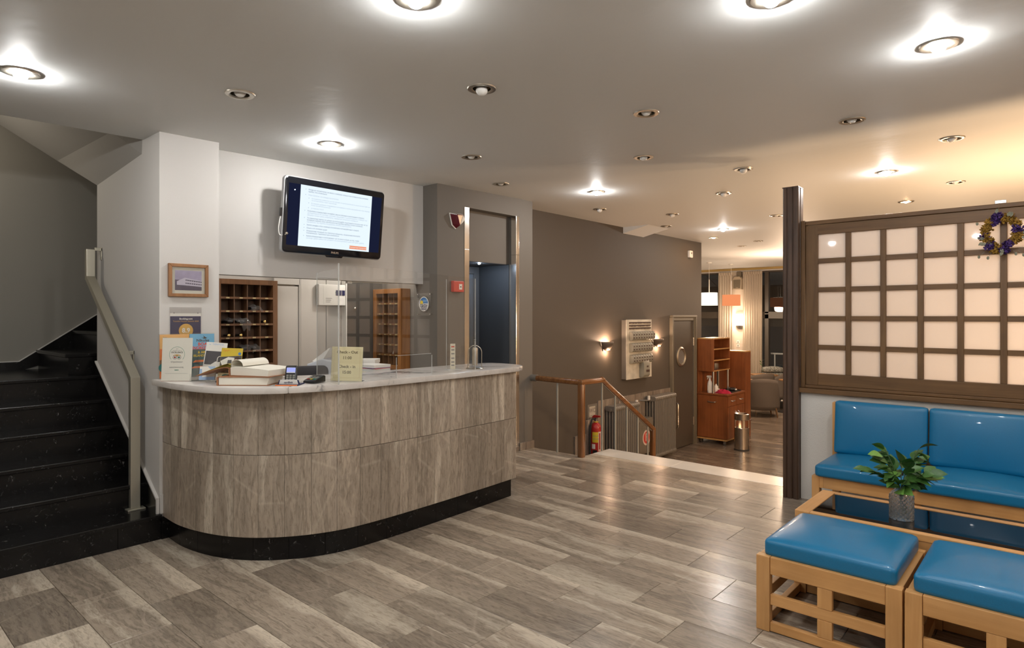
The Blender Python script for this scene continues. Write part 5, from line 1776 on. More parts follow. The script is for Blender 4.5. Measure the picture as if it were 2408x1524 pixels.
sconce(7.50, 'lit brown bowl sconce nearer the banister, left of the switch board')
sconce(8.965, 'lit brown bowl sconce by the porthole door, right of the switch board')

sb = thing('switch_board', 'old marbled board of grey telephone line switches on the brown wall', 'switchboard', (XB, 8.29, 0.565), PI / 2)
part('case', MB().box(-0.365, 0.365, -0.075, 0, 0, 0.87), 'radiator_paint', sb, smooth=False, bevel=0.004)
part('face', MB().box(-0.365, 0.37, -0.085, -0.075, -0.004, 0.874), 'board_paint', sb, smooth=False, bevel=0.002)
for k, z in enumerate((0.828, 0.785, 0.745)):
    mb = MB()
    for i in range(24):
        x = -0.30 + i * 0.0262
        mb.box(x, x + 0.021, -0.10, -0.085, z - 0.011 + random.uniform(-0.003, 0.003), z + 0.011)
    part('terminal_strip', mb, 'terminal_brown', sb, smooth=False, bevel=0.003, segs=1)
unit = mesh(MB().prism([(0.0, -0.066), (0.0, 0.066), (-0.045, 0.062), (-0.066, 0.030), (-0.066, -0.045), (-0.05, -0.064)], -0.034, 0.034, Matrix(((0, 0, 1, 0), (1, 0, 0, 0), (0, 1, 0, 0), (0, 0, 0, 1)))), True, 0.006)
unit.materials.append(MATS['switch_grey'])
tick = mesh(MB().box(-0.012, 0.012, -0.070, -0.064, 0.008, 0.032).box(-0.016, 0.016, -0.068, -0.064, -0.036, -0.014), False)
tick.materials.append(MATS['terminal_brown'])
for r_, (z, n_, x0) in enumerate(((0.632, 9, -0.262), (0.462, 8, -0.258), (0.293, 8, -0.250))):
    for i in range(n_):
        q = place('switch_unit', unit, 'switch_grey', sb, (x0 + i * 0.0745, -0.085, z))
        place('switch_mark', tick, 'terminal_brown', q)
part('master_unit', MB().prism([(0.0, -0.15), (0.0, 0.15), (-0.05, 0.14), (-0.085, 0.06), (-0.085, -0.11), (-0.06, -0.145)], -0.075, 0.105, Matrix(((0, 0, 1, 0), (1, 0, 0, 0), (0, 1, 0, 0.16), (0, 0, 0, 1))) if False else Matrix(((0, 0, 1, 0.07), (1, 0, 0, -0.085), (0, 1, 0, 0.155), (0, 0, 0, 1)))), 'switch_grey', sb, bevel=0.012)
part('master_label', MB().box(0.06, 0.15, -0.1735, -0.1695, 0.09, 0.125).box(0.075, 0.12, -0.1735, -0.1695, 0.16, 0.185), 'terminal_brown', sb, smooth=False)

wc = thing('toilet_sign', 'small pale toilet letter sign low on the brown wall above the extinguisher', 'sign', (XB, 7.155, 0.185), PI / 2)
part('frame', MB().box(-0.105, 0.13, -0.006, 0, -0.12, 0.10), 'radiator_paint', wc, smooth=False, bevel=0.002)
part('plate', MB().box(-0.07, 0.075, -0.011, -0.006, -0.075, 0.07), 'sign_plate', wc, smooth=False, bevel=0.002)
words('lettering', 'WC', 0.085, 'radiator_paint', wc, (0, -0.0118, 0.012), bold=0.001)
part('rule', MB().box(-0.045, 0.05, -0.0118, -0.011, -0.058, -0.052), 'radiator_paint', wc, smooth=False)

fe = thing('fire_extinguisher', 'red fire extinguisher with yellow label hung on the brown wall by a radiator', 'fire extinguisher', (XB + 0.11, 7.095, -0.42))
part('cylinder', MB().lathe([(0, 0), (0.068, 0), (0.074, 0.008), (0.074, 0.40), (0.068, 0.435), (0.045, 0.465), (0.026, 0.475), (0.026, 0.49), (0, 0.49)], 28), 'red_paint', fe)


def wrap(nm, a0, a1, z0_, z1_, mt, r_=0.0748):
    A = [math.radians(a0 + (a1 - a0) * i / 10) for i in range(11)]
    mb = MB()
    vs = [(r_ * math.cos(a), r_ * math.sin(a), z) for z in (z0_, z1_) for a in A]
    mb.add(vs, [(i, i + 1, 12 + i, 11 + i) for i in range(10)])
    return part(nm, mb, mt, fe)


wrap('yellow_label', -95, -20, 0.215, 0.355, 'yellow_label')
wrap('print_lines', -90, -25, 0.30, 0.306, 'ink_grey', 0.0752)
wrap('print_lines', -90, -25, 0.262, 0.268, 'ink_grey', 0.0752)
wrap('small_label', -100, -62, 0.13, 0.195, 'paper')
wrap('black_label', -92, -42, 0.035, 0.115, 'black_plastic')
wrap('yellow_base', -38, 20, 0.01, 0.055, 'yellow_label')
wrap('side_label', -30, 12, 0.10, 0.36, 'sign_pink', 0.0751)
wrap('side_band', -20, -4, 0.12, 0.34, 'red_paint', 0.0754)
part('valve', MB().cyl((0, 0, 0.485), (0, 0, 0.53), 0.018).box(-0.02, 0.02, -0.02, 0.02, 0.515, 0.54), 'steel', fe)
part('neck_ring', MB().lathe([(0.03, 0.478), (0.034, 0.482), (0.03, 0.49)], 20, closed=True), 'yellow_label', fe)
part('lever', MB().prism([(-0.05, 0.53), (0.07, 0.55), (0.075, 0.57), (-0.02, 0.575), (-0.055, 0.55)], -0.012, 0.012, YS), 'red_paint', fe, smooth=False, bevel=0.004)
part('hose', MB().tube(catmull([(0, -0.02, 0.51), (-0.01, -0.06, 0.53), (-0.02, -0.088, 0.46), (-0.03, -0.09, 0.3), (-0.035, -0.088, 0.12), (-0.03, -0.086, 0.03)], 6), 0.011, 8), 'dark_rubber', fe)
part('wall_hook', MB().box(-0.11, -0.06, -0.02, 0.02, 0.40, 0.43), 'black_plastic', fe, smooth=False)


def radiator(label, y0, y1, ztop, zbot, ncol):
    c_ = (y0 + y1) / 2
    rd = thing('radiator', label, 'radiator', (XB, c_, zbot), PI / 2, 'grey column radiators on the brown wall')
    h = ztop - zbot
    w = (y1 - y0) / ncol
    col = MB()
    # four tubes deep, joined by rounded heads
    for yd in (-0.19, -0.143, -0.096, -0.049):
        col.tube([(0, yd, 0.03), (0, yd, h - 0.05)], w * 0.36, 8)
    col.prism(rrect(0.185, 0.075, 0.035, 4), -w * 0.47, w * 0.47, Matrix(((0, 0, 1, 0), (1, 0, 0, -0.1195), (0, 1, 0, h - 0.0375), (0, 0, 0, 1))))
    col.prism(rrect(0.185, 0.075, 0.035, 4), -w * 0.47, w * 0.47, Matrix(((0, 0, 1, 0), (1, 0, 0, -0.1195), (0, 1, 0, 0.0375), (0, 0, 0, 1))))
    me = mesh(col, True, 0.003, segs=1)
    me.materials.append(MATS['radiator_paint'])
    for i in range(ncol):
        place('column', me, 'radiator_paint', rd, (-(y1 - y0) / 2 + w * (i + 0.5), 0, 0))
    part('end_plug', MB().cyl((-(y1 - y0) / 2 - 0.012, -0.12, h - 0.055), (-(y1 - y0) / 2 + 0.02, -0.12, h - 0.055), 0.026).cyl((-(y1 - y0) / 2 - 0.018, -0.12, h - 0.055), (-(y1 - y0) / 2, -0.12, h - 0.055), 0.012, n=6), 'radiator_paint', rd)
    for x in (-(y1 - y0) / 2 + 0.08, (y1 - y0) / 2 - 0.08):
        part('wall_bracket', MB().box(x - 0.015, x + 0.015, -0.06, 0, 0.15, 0.19), 'radiator_paint', rd, smooth=False)
    return rd, h


rd1, h1 = radiator('grey column radiator behind the sloping banister, beside the extinguisher', 7.44, 8.10, 0.235, -0.66, 13)
rd2, h2 = radiator('larger grey column radiator beside the porthole door', 8.56, 9.24, 0.265, -0.68, 14)
for rd_, x, h in ((rd1, 0.33, h1), (rd2, -0.34, h2)):
    s_ = 1 if rd_ is rd1 else -1
    part('valve_pipe', MB().tube([(x, -0.12, h - 0.055), (x + s_ * 0.07, -0.12, h - 0.055), (x + s_ * 0.085, -0.10, h - 0.055), (x + s_ * 0.14, -0.015, h - 0.055)], 0.012, 8), 'radiator_paint', rd_)
    part('valve_knob', MB().cyl((x + s_ * 0.05, -0.12, h - 0.045), (x + s_ * 0.05, -0.12, h + 0.015), 0.022, 0.02), 'white_plastic', rd_)

fb = thing('fire_hose_cabinet', 'grey brown fire hose cabinet with a red and white letter F disc', 'fire cabinet', (XB, 8.33, -0.56), PI / 2)
part('case', MB().box(-0.20, 0.21, -0.17, 0, 0, 0.52), 'cabinet_paint', fb, smooth=False, bevel=0.004)
part('door', MB().box(-0.195, 0.205, -0.182, -0.172, 0.03, 0.49), 'cabinet_paint', fb, smooth=False, bevel=0.003)
for k in range(4):
    part('louvre', MB().box(-0.14, -0.06, -0.186, -0.181, 0.37 + 0.018 * k, 0.376 + 0.018 * k), 'door_frame_paint', fb, smooth=False)
ds = flat(fb, 'letter_disc', disc(0.115, 0.0, 0.24, 32), 'sign_pink', -0.1835)
flat(ds, 'red_field', disc(0.088, 0.0, 0.24, 32), 'call_red', -0.1842)
words('lettering', 'F', 0.16, 'sign_pink', ds, (0.0, -0.1848, 0.24), bold=0.004)
part('latch', MB().box(0.155, 0.19, -0.186, -0.181, 0.23, 0.33), 'black_plastic', fb, smooth=False, bevel=0.004)
al = thing('alarm_sounder', 'small pale alarm sounder high on the end of the brown wall', 'alarm', (XB, 10.11, 2.555), PI / 2)
part('case', MB().box(-0.055, 0.055, -0.05, 0, -0.06, 0.06), 'white_plastic', al, smooth=False, bevel=0.012)
part('grille', MB().prism(disc(0.02, 0.0, 0.015, 16), 0, 0.001, T(0, -0.0505, 0) @ UPRIGHT).box(-0.02, 0.02, -0.052, -0.05, -0.035, -0.03), 'radiator_paint', al, smooth=False)
cbx = sroot('trim_3', 'sloped plaster box between brown wall and ceiling')
part('plaster_wedge', MB().prism([(-4.88, 2.80), (-4.88, 2.705), (-4.45, 2.797), (-4.45, 2.80)], 7.97, 8.56, YS), 'paint_ceiling', cbx, smooth=False)

# ------------------------------------------------------------------ service cabinets and bin
ZF = -0.72
CX0, CX1, CY0, CY1 = -4.86, -4.33, 10.39, 11.16
sv = thing('service_cabinet', 'cherry wood service cabinet on castors with an open shelf unit on top', 'cabinet', (CX0, CY0, ZF))
SO = (-CX0, -CY0, -ZF)
part('body', MB().box(CX0, CX1, CY0 + 0.02, CY1, -0.62, 0.125), 'cherry', sv, SO, smooth=False, bevel=0.002)
dr = part('side_door', MB().box(CX0 + 0.002, CX1 - 0.002, CY0, CY0 + 0.018, -0.61, 0.12), 'cherry', sv, SO, smooth=False, bevel=0.002)
part('handle', MB().tube(catmull([(-4.66, CY0, 0.02), (-4.65, CY0 - 0.03, 0.012), (-4.59, CY0 - 0.035, 0.008), (-4.53, CY0 - 0.03, 0.012), (-4.52, CY0, 0.02)], 5), 0.008, 8), 'steel', dr)
part('top', MB().box(CX0, CX1 + 0.02, CY0 - 0.01, CY1 + 0.01, 0.127, 0.155), 'cherry', sv, SO, smooth=False, bevel=0.003)
part('base_edge', MB().box(CX0, CX1, CY0 - 0.002, CY1, -0.645, -0.621), 'cherry_edge', sv, SO, smooth=False, bevel=0.002)
for k in range(2):
    y0, y1 = CY0 + 0.03 + 0.365 * k, CY0 + 0.385 + 0.365 * k
    dw = part('drawer', MB().box(CX1, CX1 + 0.016, y0, y1, -0.055, 0.115), 'cherry', sv, SO, smooth=False, bevel=0.002)
    part('handle', MB().tube([(CX1 + 0.016, (y0 + y1) / 2 - 0.06, 0.035), (CX1 + 0.04, (y0 + y1) / 2 - 0.05, 0.03), (CX1 + 0.04, (y0 + y1) / 2 + 0.05, 0.03), (CX1 + 0.016, (y0 + y1) / 2 + 0.06, 0.035)], 0.007, 8), 'steel', dw)
    dw = part('door', MB().box(CX1, CX1 + 0.016, y0, y1, -0.61, -0.065), 'cherry', sv, SO, smooth=False, bevel=0.002)
    yh = y1 - 0.05 if k == 0 else y0 + 0.05
    part('handle', MB().tube(catmull([(CX1 + 0.016, yh, -0.16), (CX1 + 0.045, yh, -0.19), (CX1 + 0.045, yh, -0.30), (CX1 + 0.016, yh, -0.33)], 4), 0.008, 8), 'steel', dw)
part('castor', MB().box(0, 0.001, 0, 0.001, 0, 0.001), 'steel', sv) if False else None
for x, y_ in ((CX1 - 0.06, CY0 + 0.06), (CX0 + 0.06, CY0 + 0.06), (CX1 - 0.06, CY1 - 0.06), (CX0 + 0.06, CY1 - 0.06)):
    part('castor', MB().cyl((x - 0.012, y_, -0.69), (x + 0.012, y_, -0.69), 0.03, n=14).box(x - 0.02, x + 0.02, y_ - 0.02, y_ + 0.01, -0.665, -0.645), 'steel', sv, SO)
part('back_panel', MB().box(CX0, CX0 + 0.018, CY0, CY1, 0.157, 1.085), 'cherry', sv, SO, smooth=False)
hx = CX0 + 0.30
hu = MB()
hu.box(CX0 + 0.019, hx, CY0, CY0 + 0.02, 0.53, 1.085)
part('shelf_side', hu, 'cherry', sv, SO, smooth=False, bevel=0.002)
part('shelf_side', MB().box(CX0 + 0.019, hx, CY1 - 0.10, CY1 - 0.08, 0.53, 1.085), 'cherry', sv, SO, smooth=False, bevel=0.002)
part('shelf_top', MB().box(CX0, hx, CY0, CY1 - 0.08, 1.087, 1.107), 'cherry_edge', sv, SO, smooth=False, bevel=0.002)
for z in (0.53, 0.71, 0.905):
    part('shelf', MB().box(CX0 + 0.019, hx, CY0 + 0.021, CY1 - 0.101, z, z + 0.018), 'cherry', sv, SO, smooth=False, bevel=0.002)
    part('shelf_edge', MB().box(hx, hx + 0.003, CY0, CY1 - 0.08, z, z + 0.018), 'cherry_edge', sv, SO, smooth=False)
for y_ in (CY0 + 0.03, CY1 - 0.12):
    part('steel_post', MB().cyl((hx - 0.02, y_, 0.156), (hx - 0.02, y_, 0.529), 0.018), 'steel', sv, SO)
tc_ = thing('tall_cabinet', 'tall plain cherry wood cabinet behind the service cabinet', 'cabinet', (-4.61, 11.45, ZF))
part('body', MB().box(-0.25, 0.235, -0.14, 0.12, 0, 1.55), 'cherry', tc_, smooth=False, bevel=0.002)
part('top', MB().box(-0.255, 0.24, -0.145, 0.125, 1.552, 1.572), 'cherry_edge', tc_, smooth=False, bevel=0.002)
part('front_edge', MB().box(0.2355, 0.24, -0.142, 0.122, 0, 1.55), 'cherry', tc_, smooth=False)
part('lower_knob', MB().cyl((0.24, 0.09, 0.30), (0.27, 0.09, 0.30), 0.018), 'steel', tc_)

gl_ = mesh(MB().lathe([(0.0, 0.0), (0.026, 0.0), (0.034, 0.10), (0.032, 0.10), (0.024, 0.006), (0.0, 0.006)], 16))
gl_.materials.append(MATS['glass_clear'])
for k in range(8):
    g_ = place('drinking_glass', gl_, 'glass_clear', None, (-4.66 + 0.04 * (k % 2) * 1.9 - 0.06, 10.50 + 0.075 * (k // 2) + 0.02 * (k % 2), 0.5485))
    tag(g_, 'clear drinking glass on the cabinet shelf, %s in the %s row' % (('nearest the viewer', 'second from the viewer', 'third from the viewer', 'farthest from the viewer')[k // 2], ('rear', 'front')[k % 2]), 'glass', 'drinking glasses on the cabinet shelf')
sp = thing('spray_bottle', 'white spray bottle on the service cabinet worktop behind a steel post', 'bottle', (-4.665, 10.47, 0.156))
part('bottle', MB().lathe([(0, 0), (0.04, 0), (0.042, 0.01), (0.042, 0.15), (0.032, 0.19), (0.016, 0.22), (0.014, 0.25), (0, 0.25)], 18), 'white_plastic', sp)
part('trigger_head', MB().prism([(-0.055, 0.27), (-0.05, 0.295), (0.02, 0.30), (0.03, 0.275), (0.014, 0.25), (-0.014, 0.25), (-0.02, 0.268), (-0.03, 0.255), (-0.04, 0.225), (-0.046, 0.226), (-0.038, 0.262)], -0.012, 0.012, YS), 'white_plastic', sp, smooth=False, bevel=0.003)
part('print_panel', MB().box(-0.02, 0.02, -0.0435, -0.041, 0.04, 0.13), 'paper', sp, smooth=False)
sp2 = thing('jar', 'short white plastic bottle beside the taller spray bottle', 'bottle', (-4.60, 10.58, 0.156))
part('body', MB().lathe([(0, 0), (0.032, 0), (0.034, 0.01), (0.034, 0.10), (0.02, 0.125), (0, 0.125)], 16), 'white_plastic', sp2)
part('cap', MB().cyl((0, 0, 0.124), (0, 0, 0.145), 0.014), 'white_plastic', sp2)


def crumple(u, v):
    a = 2 * PI * u
    r_ = 0.11 * v
    return (r_ * math.cos(a) * 1.3, r_ * math.sin(a), max(0.002, 0.055 * (1 - v ** 2) + 0.014 * math.sin(5 * a + 4 * v) * v + 0.012 * math.sin(3 * a - 7 * v)) * (1 if v < 0.98 else 0.2))


rc = part('red_cloth', MB().sheet(crumple, 28, 8), 'red_cloth', None, (-4.46, 10.56, 0.156))
tag(rc, 'crumpled crimson cloth on the service cabinet worktop', 'cloth')
ty = thing('black_tray', 'flat black tray on the service cabinet worktop', 'tray', (-4.50, 10.87, 0.156))
part('tray', MB().box(-0.15, 0.14, -0.19, 0.23, 0, 0.012).box(-0.15, 0.14, -0.19, -0.18, 0.012, 0.02).box(-0.15, 0.14, 0.22, 0.23, 0.012, 0.02).box(-0.15, -0.14, -0.18, 0.22, 0.012, 0.02).box(0.13, 0.14, -0.18, 0.22, 0.012, 0.02), 'black_plastic', ty, smooth=False, bevel=0.003)
hd = thing('hand_tool', 'small dark gadget with a steel side lying on the black tray', 'gadget', (-4.46, 10.95, 0.169), 0.5)
part('body', MB().rbox(0.11, 0.16, 0.05, 0.018, 5), 'black_plastic', hd)
part('steel_side', MB().rbox(0.05, 0.10, 0.03, 0.012, 4, M=T(0.045, -0.03, 0.005)), 'steel', hd)

bn = thing('ash_bin', 'round stainless steel ash bin on the lower floor beside the service cabinet', 'bin', (-4.03, 10.28, ZF))
part('drum', MB().lathe([(0, 0.008), (0.118, 0.008), (0.118, 0.365), (0.112, 0.372), (0, 0.372)], 36), 'bin_steel', bn)
part('rubber_foot', MB().lathe([(0, 0), (0.121, 0), (0.122, 0.012), (0.119, 0.02), (0, 0.02)], 36), 'dark_rubber', bn)
for a in (-0.9, 0.65, 2.2, 3.8):
    part('strut', MB().box(0.105, 0.112, -0.02, 0.02, 0.372, 0.50, RZ(a)), 'bin_steel', bn, smooth=False)
part('ash_tray', MB().lathe([(0.0, 0.565), (0.05, 0.56), (0.085, 0.588), (0.112, 0.600), (0.119, 0.597), (0.119, 0.505), (0.11, 0.495), (0, 0.495)], 36), 'bin_steel', bn)

# ------------------------------------------------------------------ far lounge
YW = 17.1
for nm, x0, x1 in (('window_1', -9.2, -7.0), ('window_2', -6.61, 2.9)):
    wn = sroot(nm, 'tall dark window of the lounge at night')
    part('frame', MB().box(x0, x1, YW, YW + 0.12, 2.66, 2.72).box(x0, x1, YW, YW + 0.14, 1.42, 1.60).box(x0, x1, YW, YW + 0.12, -0.72, -0.05).box(x0, x0 + 0.06, YW, YW + 0.12, -0.05, 2.66).box(x1 - 0.06, x1, YW, YW + 0.12, -0.05, 2.66), 'mullion', wn, smooth=False)
    part('transom_rib', MB().box(x0, x1, YW - 0.02, YW, 1.53, 1.56), 'mullion', wn, smooth=False)
    if nm == 'window_2':
        part('mullion', MB().box(-6.08, -5.98, YW, YW + 0.12, -0.05, 2.66), 'mullion', wn, smooth=False, bevel=0.003)
        part('mullion', MB().box(-4.0, -3.9, YW, YW + 0.12, -0.05, 2.66), 'mullion', wn, smooth=False, bevel=0.003)
    part('upper_pane', MB().box(x0 + 0.06, x1 - 0.06, YW + 0.05, YW + 0.056, 1.60, 2.66), 'window_glass', wn, smooth=False)
    part('lower_pane', MB().box(x0 + 0.06, x1 - 0.06, YW + 0.05, YW + 0.056, -0.05, 1.42), 'window_glass', wn, smooth=False)
struct('wall_window', MB().box(-9.4, 3.1, YW, YW + 0.2, 2.72, 2.85).box(-7.0, -6.61, YW, YW + 0.2, -0.72, 2.72), 'paint_lounge')
struct('trim_4', MB().box(-9.3, 3.0, YW - 0.06, YW, 2.70, 2.735), 'paint_white')
struct('trim_5', MB().box(-9.3, 3.0, YW - 0.09, YW, 2.737, 2.795), 'gold_paint')
gs = thing('terrace_awning', 'dim grey terrace awning seen through the lounge window', 'awning', (-6, 18.8, 1.75))
part('canvas', MB().box(-4, 9, -1.4, 2.0, 0.0, 0.05, RX(0.35)), 'night_grey', gs, smooth=False)
part('valance', MB().box(-4, 9, -1.5, -1.45, -0.55, -0.25), 'night_grey', gs, smooth=False)
for k in range(2):
    part('cable', MB().tube(catmull([(-1.9 + k * 1.1, -1.3, 0.9), (-1.3 + 0.25 * k, -1.3, 0.35), (-0.9 - 0.2 * k, -1.3, 0.12), (-0.5 - 1.0 * k, -1.3, -0.35 + 1.0 * k)], 6), 0.012, 6), 'night', gs)
gr_ = thing('terrace_rail', 'pale metal guard rail beyond the lounge window', 'rail', (-5.0, 17.35, -0.72))
part('top_rail', MB().cyl((-1.0, 0, 1.19), (3.0, 0, 1.19), 0.025), 'white_plastic', gr_)
for x in (-0.9, 2.9):
    part('post', MB().cyl((x, 0, 0.0), (x, 0, 1.18), 0.02), 'white_plastic', gr_)
struct('floor', MB().box(-9.4, 3.1, 17.3, 21.5, -0.9, -0.72), 'night_grey')


def curtain(label, x0, x1, seed):
    rnd = random.Random(seed)
    ph_ = [rnd.uniform(0, 6.28) for _ in range(6)]
    n = max(6, int((x1 - x0) / 0.062))

    def fn(u, v):
        x = x0 + (x1 - x0) * u
        a = 2 * PI * n * u + 0.35 * math.sin(3 * u * PI + ph_[0])
        amp = 0.032 * (0.45 + 0.55 * v) * (1 + 0.4 * math.sin(5 * u + ph_[1]))
        return (x + 0.010 * math.sin(2 * a + ph_[2]) * v, YW - 0.14 + amp * math.sin(a) + 0.012 * math.sin(2.3 * a + ph_[3]) * v, 2.69 - v * 3.40)
    cu = thing('curtain', label, 'curtain', (0, 0, 0), 0, 'pale lounge curtains')
    part('cloth', MB().sheet(fn, n * 10, 14), 'curtain_cloth', cu)
    hd_ = MB()
    for i in range(n):
        x = x0 + (x1 - x0) * (i + 0.5) / n
        hd_.box(x - 0.018, x + 0.018, YW - 0.175, YW - 0.105, 2.61, 2.69)
    part('pleat_heading', hd_, 'curtain_cloth', cu, smooth=False, bevel=0.006, segs=1)
    cu.location = ((x0 + x1) / 2, YW - 0.14, -0.705)
    for ch_ in cu.children:
        ch_.location = (-cu.location[0], -cu.location[1], -cu.location[2])


curtain('pale gathered curtain left of the lounge wall lamp', -7.306, -6.88, 3)
curtain('wider pale gathered curtain right of the lounge wall lamp', -6.609, -6.095, 5)


def pendant(label, x, y, z0_, z1_, r_, shade, mt, watts, col):
    p = thing('pendant_lamp', label, 'pendant lamp', (x, y, z0_))
    part('shade', MB().lathe([(r_, 0), (r_ * 0.97, z1_ - z0_)], 36), shade, p)
    part('diffuser', MB().lathe([(0, 0.01), (r_ * 0.98, 0.01)], 36), mt, p)
    part('rod', MB().cyl((0, 0, z1_ - z0_ - 0.02), (0, 0, (2.79 - z0_) * 0.6), 0.012, n=8).cyl((0, 0, (2.79 - z0_) * 0.6), (0, 0, 2.79 - z0_), 0.004, n=8), 'white_plastic', p)
    part('canopy', MB().cyl((0, 0, 2.77 - z0_), (0, 0, 2.794 - z0_), 0.06, 0.06), 'white_plastic', p)
    lamp('pendant_light', (x, y, z0_ - 0.04), watts, col, 0.1)


pendant('white drum pendant lamp hanging in the far lounge', -6.53, 14.62, 1.745, 2.055, 0.20, 'shade_lit', 'shade_glow', 30, (1, 0.78, 0.56))
pendant('orange drum pendant lamp hanging in the far lounge', -6.32, 15.45, 1.745, 2.02, 0.22, 'shade_lit_orange', 'shade_glow', 30, (1, 0.75, 0.52))

wl_ = thing('lounge_wall_lamp', 'half round lit wall lamp between the lounge curtains', 'wall lamp', (-6.74, YW, 1.185))
part('shade', MB().add([(0.125 * math.cos(PI + PI * i / 12), 0.11 * math.sin(PI + PI * i / 12), z) for z in (0.04, 0.36) for i in range(13)], [(i, i + 1, 14 + i, 13 + i) for i in range(12)]), 'shade_glow', wl_)
part('metal_cup', MB().add([(0.125 * math.cos(PI + PI * i / 12) * k, 0.11 * math.sin(PI + PI * i / 12) * k, z) for z, k in ((0.035, 1.0), (-0.03, 0.8), (-0.07, 0.35)) for i in range(13)], [(13 * j + i, 13 * j + i + 1, 13 * j + 14 + i, 13 * j + 13 + i) for j in range(2) for i in range(12)]), 'steel', wl_)
lamp('lounge_wall_light', (-6.74, YW - 0.22, 1.37), 14, (1, 0.74, 0.52), 0.08)
sk = thing('loudspeaker', 'beige box loudspeaker high between the lounge curtains', 'loudspeaker', (-6.735, YW - 0.10, 2.21))
part('case', MB().prism([(-0.13, 0.0), (0.11, 0.0), (0.12, 0.29), (0.06, 0.35), (-0.08, 0.35), (-0.13, 0.28)], -0.14, 0.09, YS), 'speaker_beige', sk, smooth=False, bevel=0.008)
part('grille', MB().prism([(-0.105, 0.03), (0.085, 0.03), (0.095, 0.27), (-0.105, 0.265)], -0.148, -0.141, YS), 'door_frame_paint', sk, smooth=False, bevel=0.003)
part('badge', MB().box(-0.03, 0.03, -0.151, -0.148, 0.045, 0.055), 'speaker_beige', sk, smooth=False)
part('bracket', MB().box(-0.05, 0.05, 0.0, 0.10, 0.34, 0.50), 'door_frame_paint', sk, smooth=False)
for z, lb_ in ((0.766, 'white wall socket on the lounge column, upper one'), (0.666, 'white wall socket on the lounge column, lower one')):
    so = thing('wall_socket', lb_, 'socket', (-6.80, YW, z), 0, 'white wall sockets on the lounge column')
    part('plate', MB().box(-0.04, 0.04, -0.012, 0, -0.04, 0.04), 'white_plastic', so, smooth=False, bevel=0.004)
    part('recess', MB().prism(disc(0.022, 0, 0, 16), 0, 0.001, T(0, -0.0125, 0) @ UPRIGHT), 'grey_plastic', so, smooth=False)


def armchair(label, x, y, rz, w=0.62, cover='slipcover'):
    c_ = thing('armchair', label, 'armchair', (x, y, ZF), rz, 'fabric covered lounge armchairs')

    def back(u, v):
        a = -PI * 0.12 + PI * 1.24 * u
        top = 0.74 + 0.10 * math.sin(PI * u) - 0.10 * (abs(u - 0.5) * 2) ** 3
        z = 0.16 + (top - 0.16) * v
        fl_ = 1 + 0.10 * (1 - v) + 0.018 * math.sin(14 * u + 5 * v)
        return (w / 2 * math.cos(a) * fl_, 0.30 * math.sin(a) * fl_ + 0.02 * v, z)
    o = part('backrest', MB().sheet(back, 36, 8), cover, c_)
    md = o.modifiers.new('thick', 'SOLIDIFY')
    md.thickness = 0.035
    part('seat', MB().rbox(w * 0.9, 0.56, 0.28, 0.05, 8, 0.03, M=T(0, -0.08, 0.17)), cover, c_)
    for sx in (-1, 1):
        for y_ in (-0.28, 0.26):
            part('leg', MB().cyl((sx * w * 0.36, y_ * 0.9, 0.2), (sx * w * 0.40, y_, 0.0), 0.02, 0.014), 'walnut_upright', c_)
    return c_


armchair('large slip covered armchair with its back to the steps', -5.093, 14.06, A0 + PI - 0.15, 0.74)
armchair('slip covered armchair at the round table, behind the front one', -5.556, 15.27, A0 + PI + 0.2, 0.66)
armchair('slip covered armchair half hidden by the tall dark post', -5.34, 16.33, A0 + PI + 0.7, 0.7)


def ltable(label, x, y, r_, h):
    t_ = thing('lounge_table', label, 'table', (x, y, ZF), A0, 'wooden lounge tables')
    part('tabletop', MB().prism(rrect(r_ * 2, r_ * 2, r_ * 0.45, 8), h - 0.03, h), 'table_wood', t_, bevel=0.006)
    part('column', MB().cyl((0, 0, 0.03), (0, 0, h - 0.031), 0.035), 'black_plastic', t_)
    part('foot', MB().lathe([(0, 0), (0.22, 0), (0.21, 0.02), (0.04, 0.04), (0, 0.04)], 28), 'black_plastic', t_)


ltable('wooden lounge table carrying a small bud vase', -5.86, 16.42, 0.30, 0.705)
ltable('wooden lounge table mostly hidden by the cherry cabinet', -5.68, 14.46, 0.27, 0.735)
bv = thing('bud_vase', 'small clear bud vase with one leafy sprig on the lounge table', 'vase', (-5.84, 16.27, ZF + 0.706))
part('glass', MB().lathe([(0, 0), (0.03, 0), (0.032, 0.05), (0.014, 0.10), (0.016, 0.16)], 14), 'glass_clear', bv)
part('stem', MB().tube(catmull([(0, 0, 0.02), (0.005, 0, 0.15), (-0.02, 0, 0.26), (-0.05, 0, 0.34)], 4), 0.004, 5), 'stem_green', bv)
for k in range(7):
    a = k * 2.2
    part('leaf', MB().add([(0, 0, 0), (0.03, 0.02, 0.02), (0.075, 0, 0.03), (0.03, -0.02, 0.025)], [(0, 1, 2, 3)], T(-0.02 - 0.012 * (k % 3), 0, 0.22 + 0.022 * k) @ RZ(a)), 'leaf_green', bv)
sq = part('patterned_cushion', MB().rbox(0.52, 0.30, 0.13, 0.06, 8, 0.03), 'pattern_cloth', None, (-5.80, 16.90, 0.005), (0, 0, A0))
sq = tag(sq, 'black and white speckled cushion behind the lounge table', 'cushion')
st_ = thing('window_bench', 'dark bench that carries the speckled cushion at the window', 'bench', (-5.80, 16.90, ZF), A0)
part('body', MB().box(-0.25, 0.25, -0.13, 0.13, 0.0, 0.72), 'pattern_cloth', st_, smooth=False, bevel=0.03)
pt_ = thing('planter_trough', 'low black trough with white stones on the lounge floor', 'planter', (-5.17, 15.62, ZF), A0)
part('trough', MB().box(-0.32, 0.4, -0.12, 0.14, 0, 0.15), 'pot_black', pt_, smooth=False, bevel=0.01)
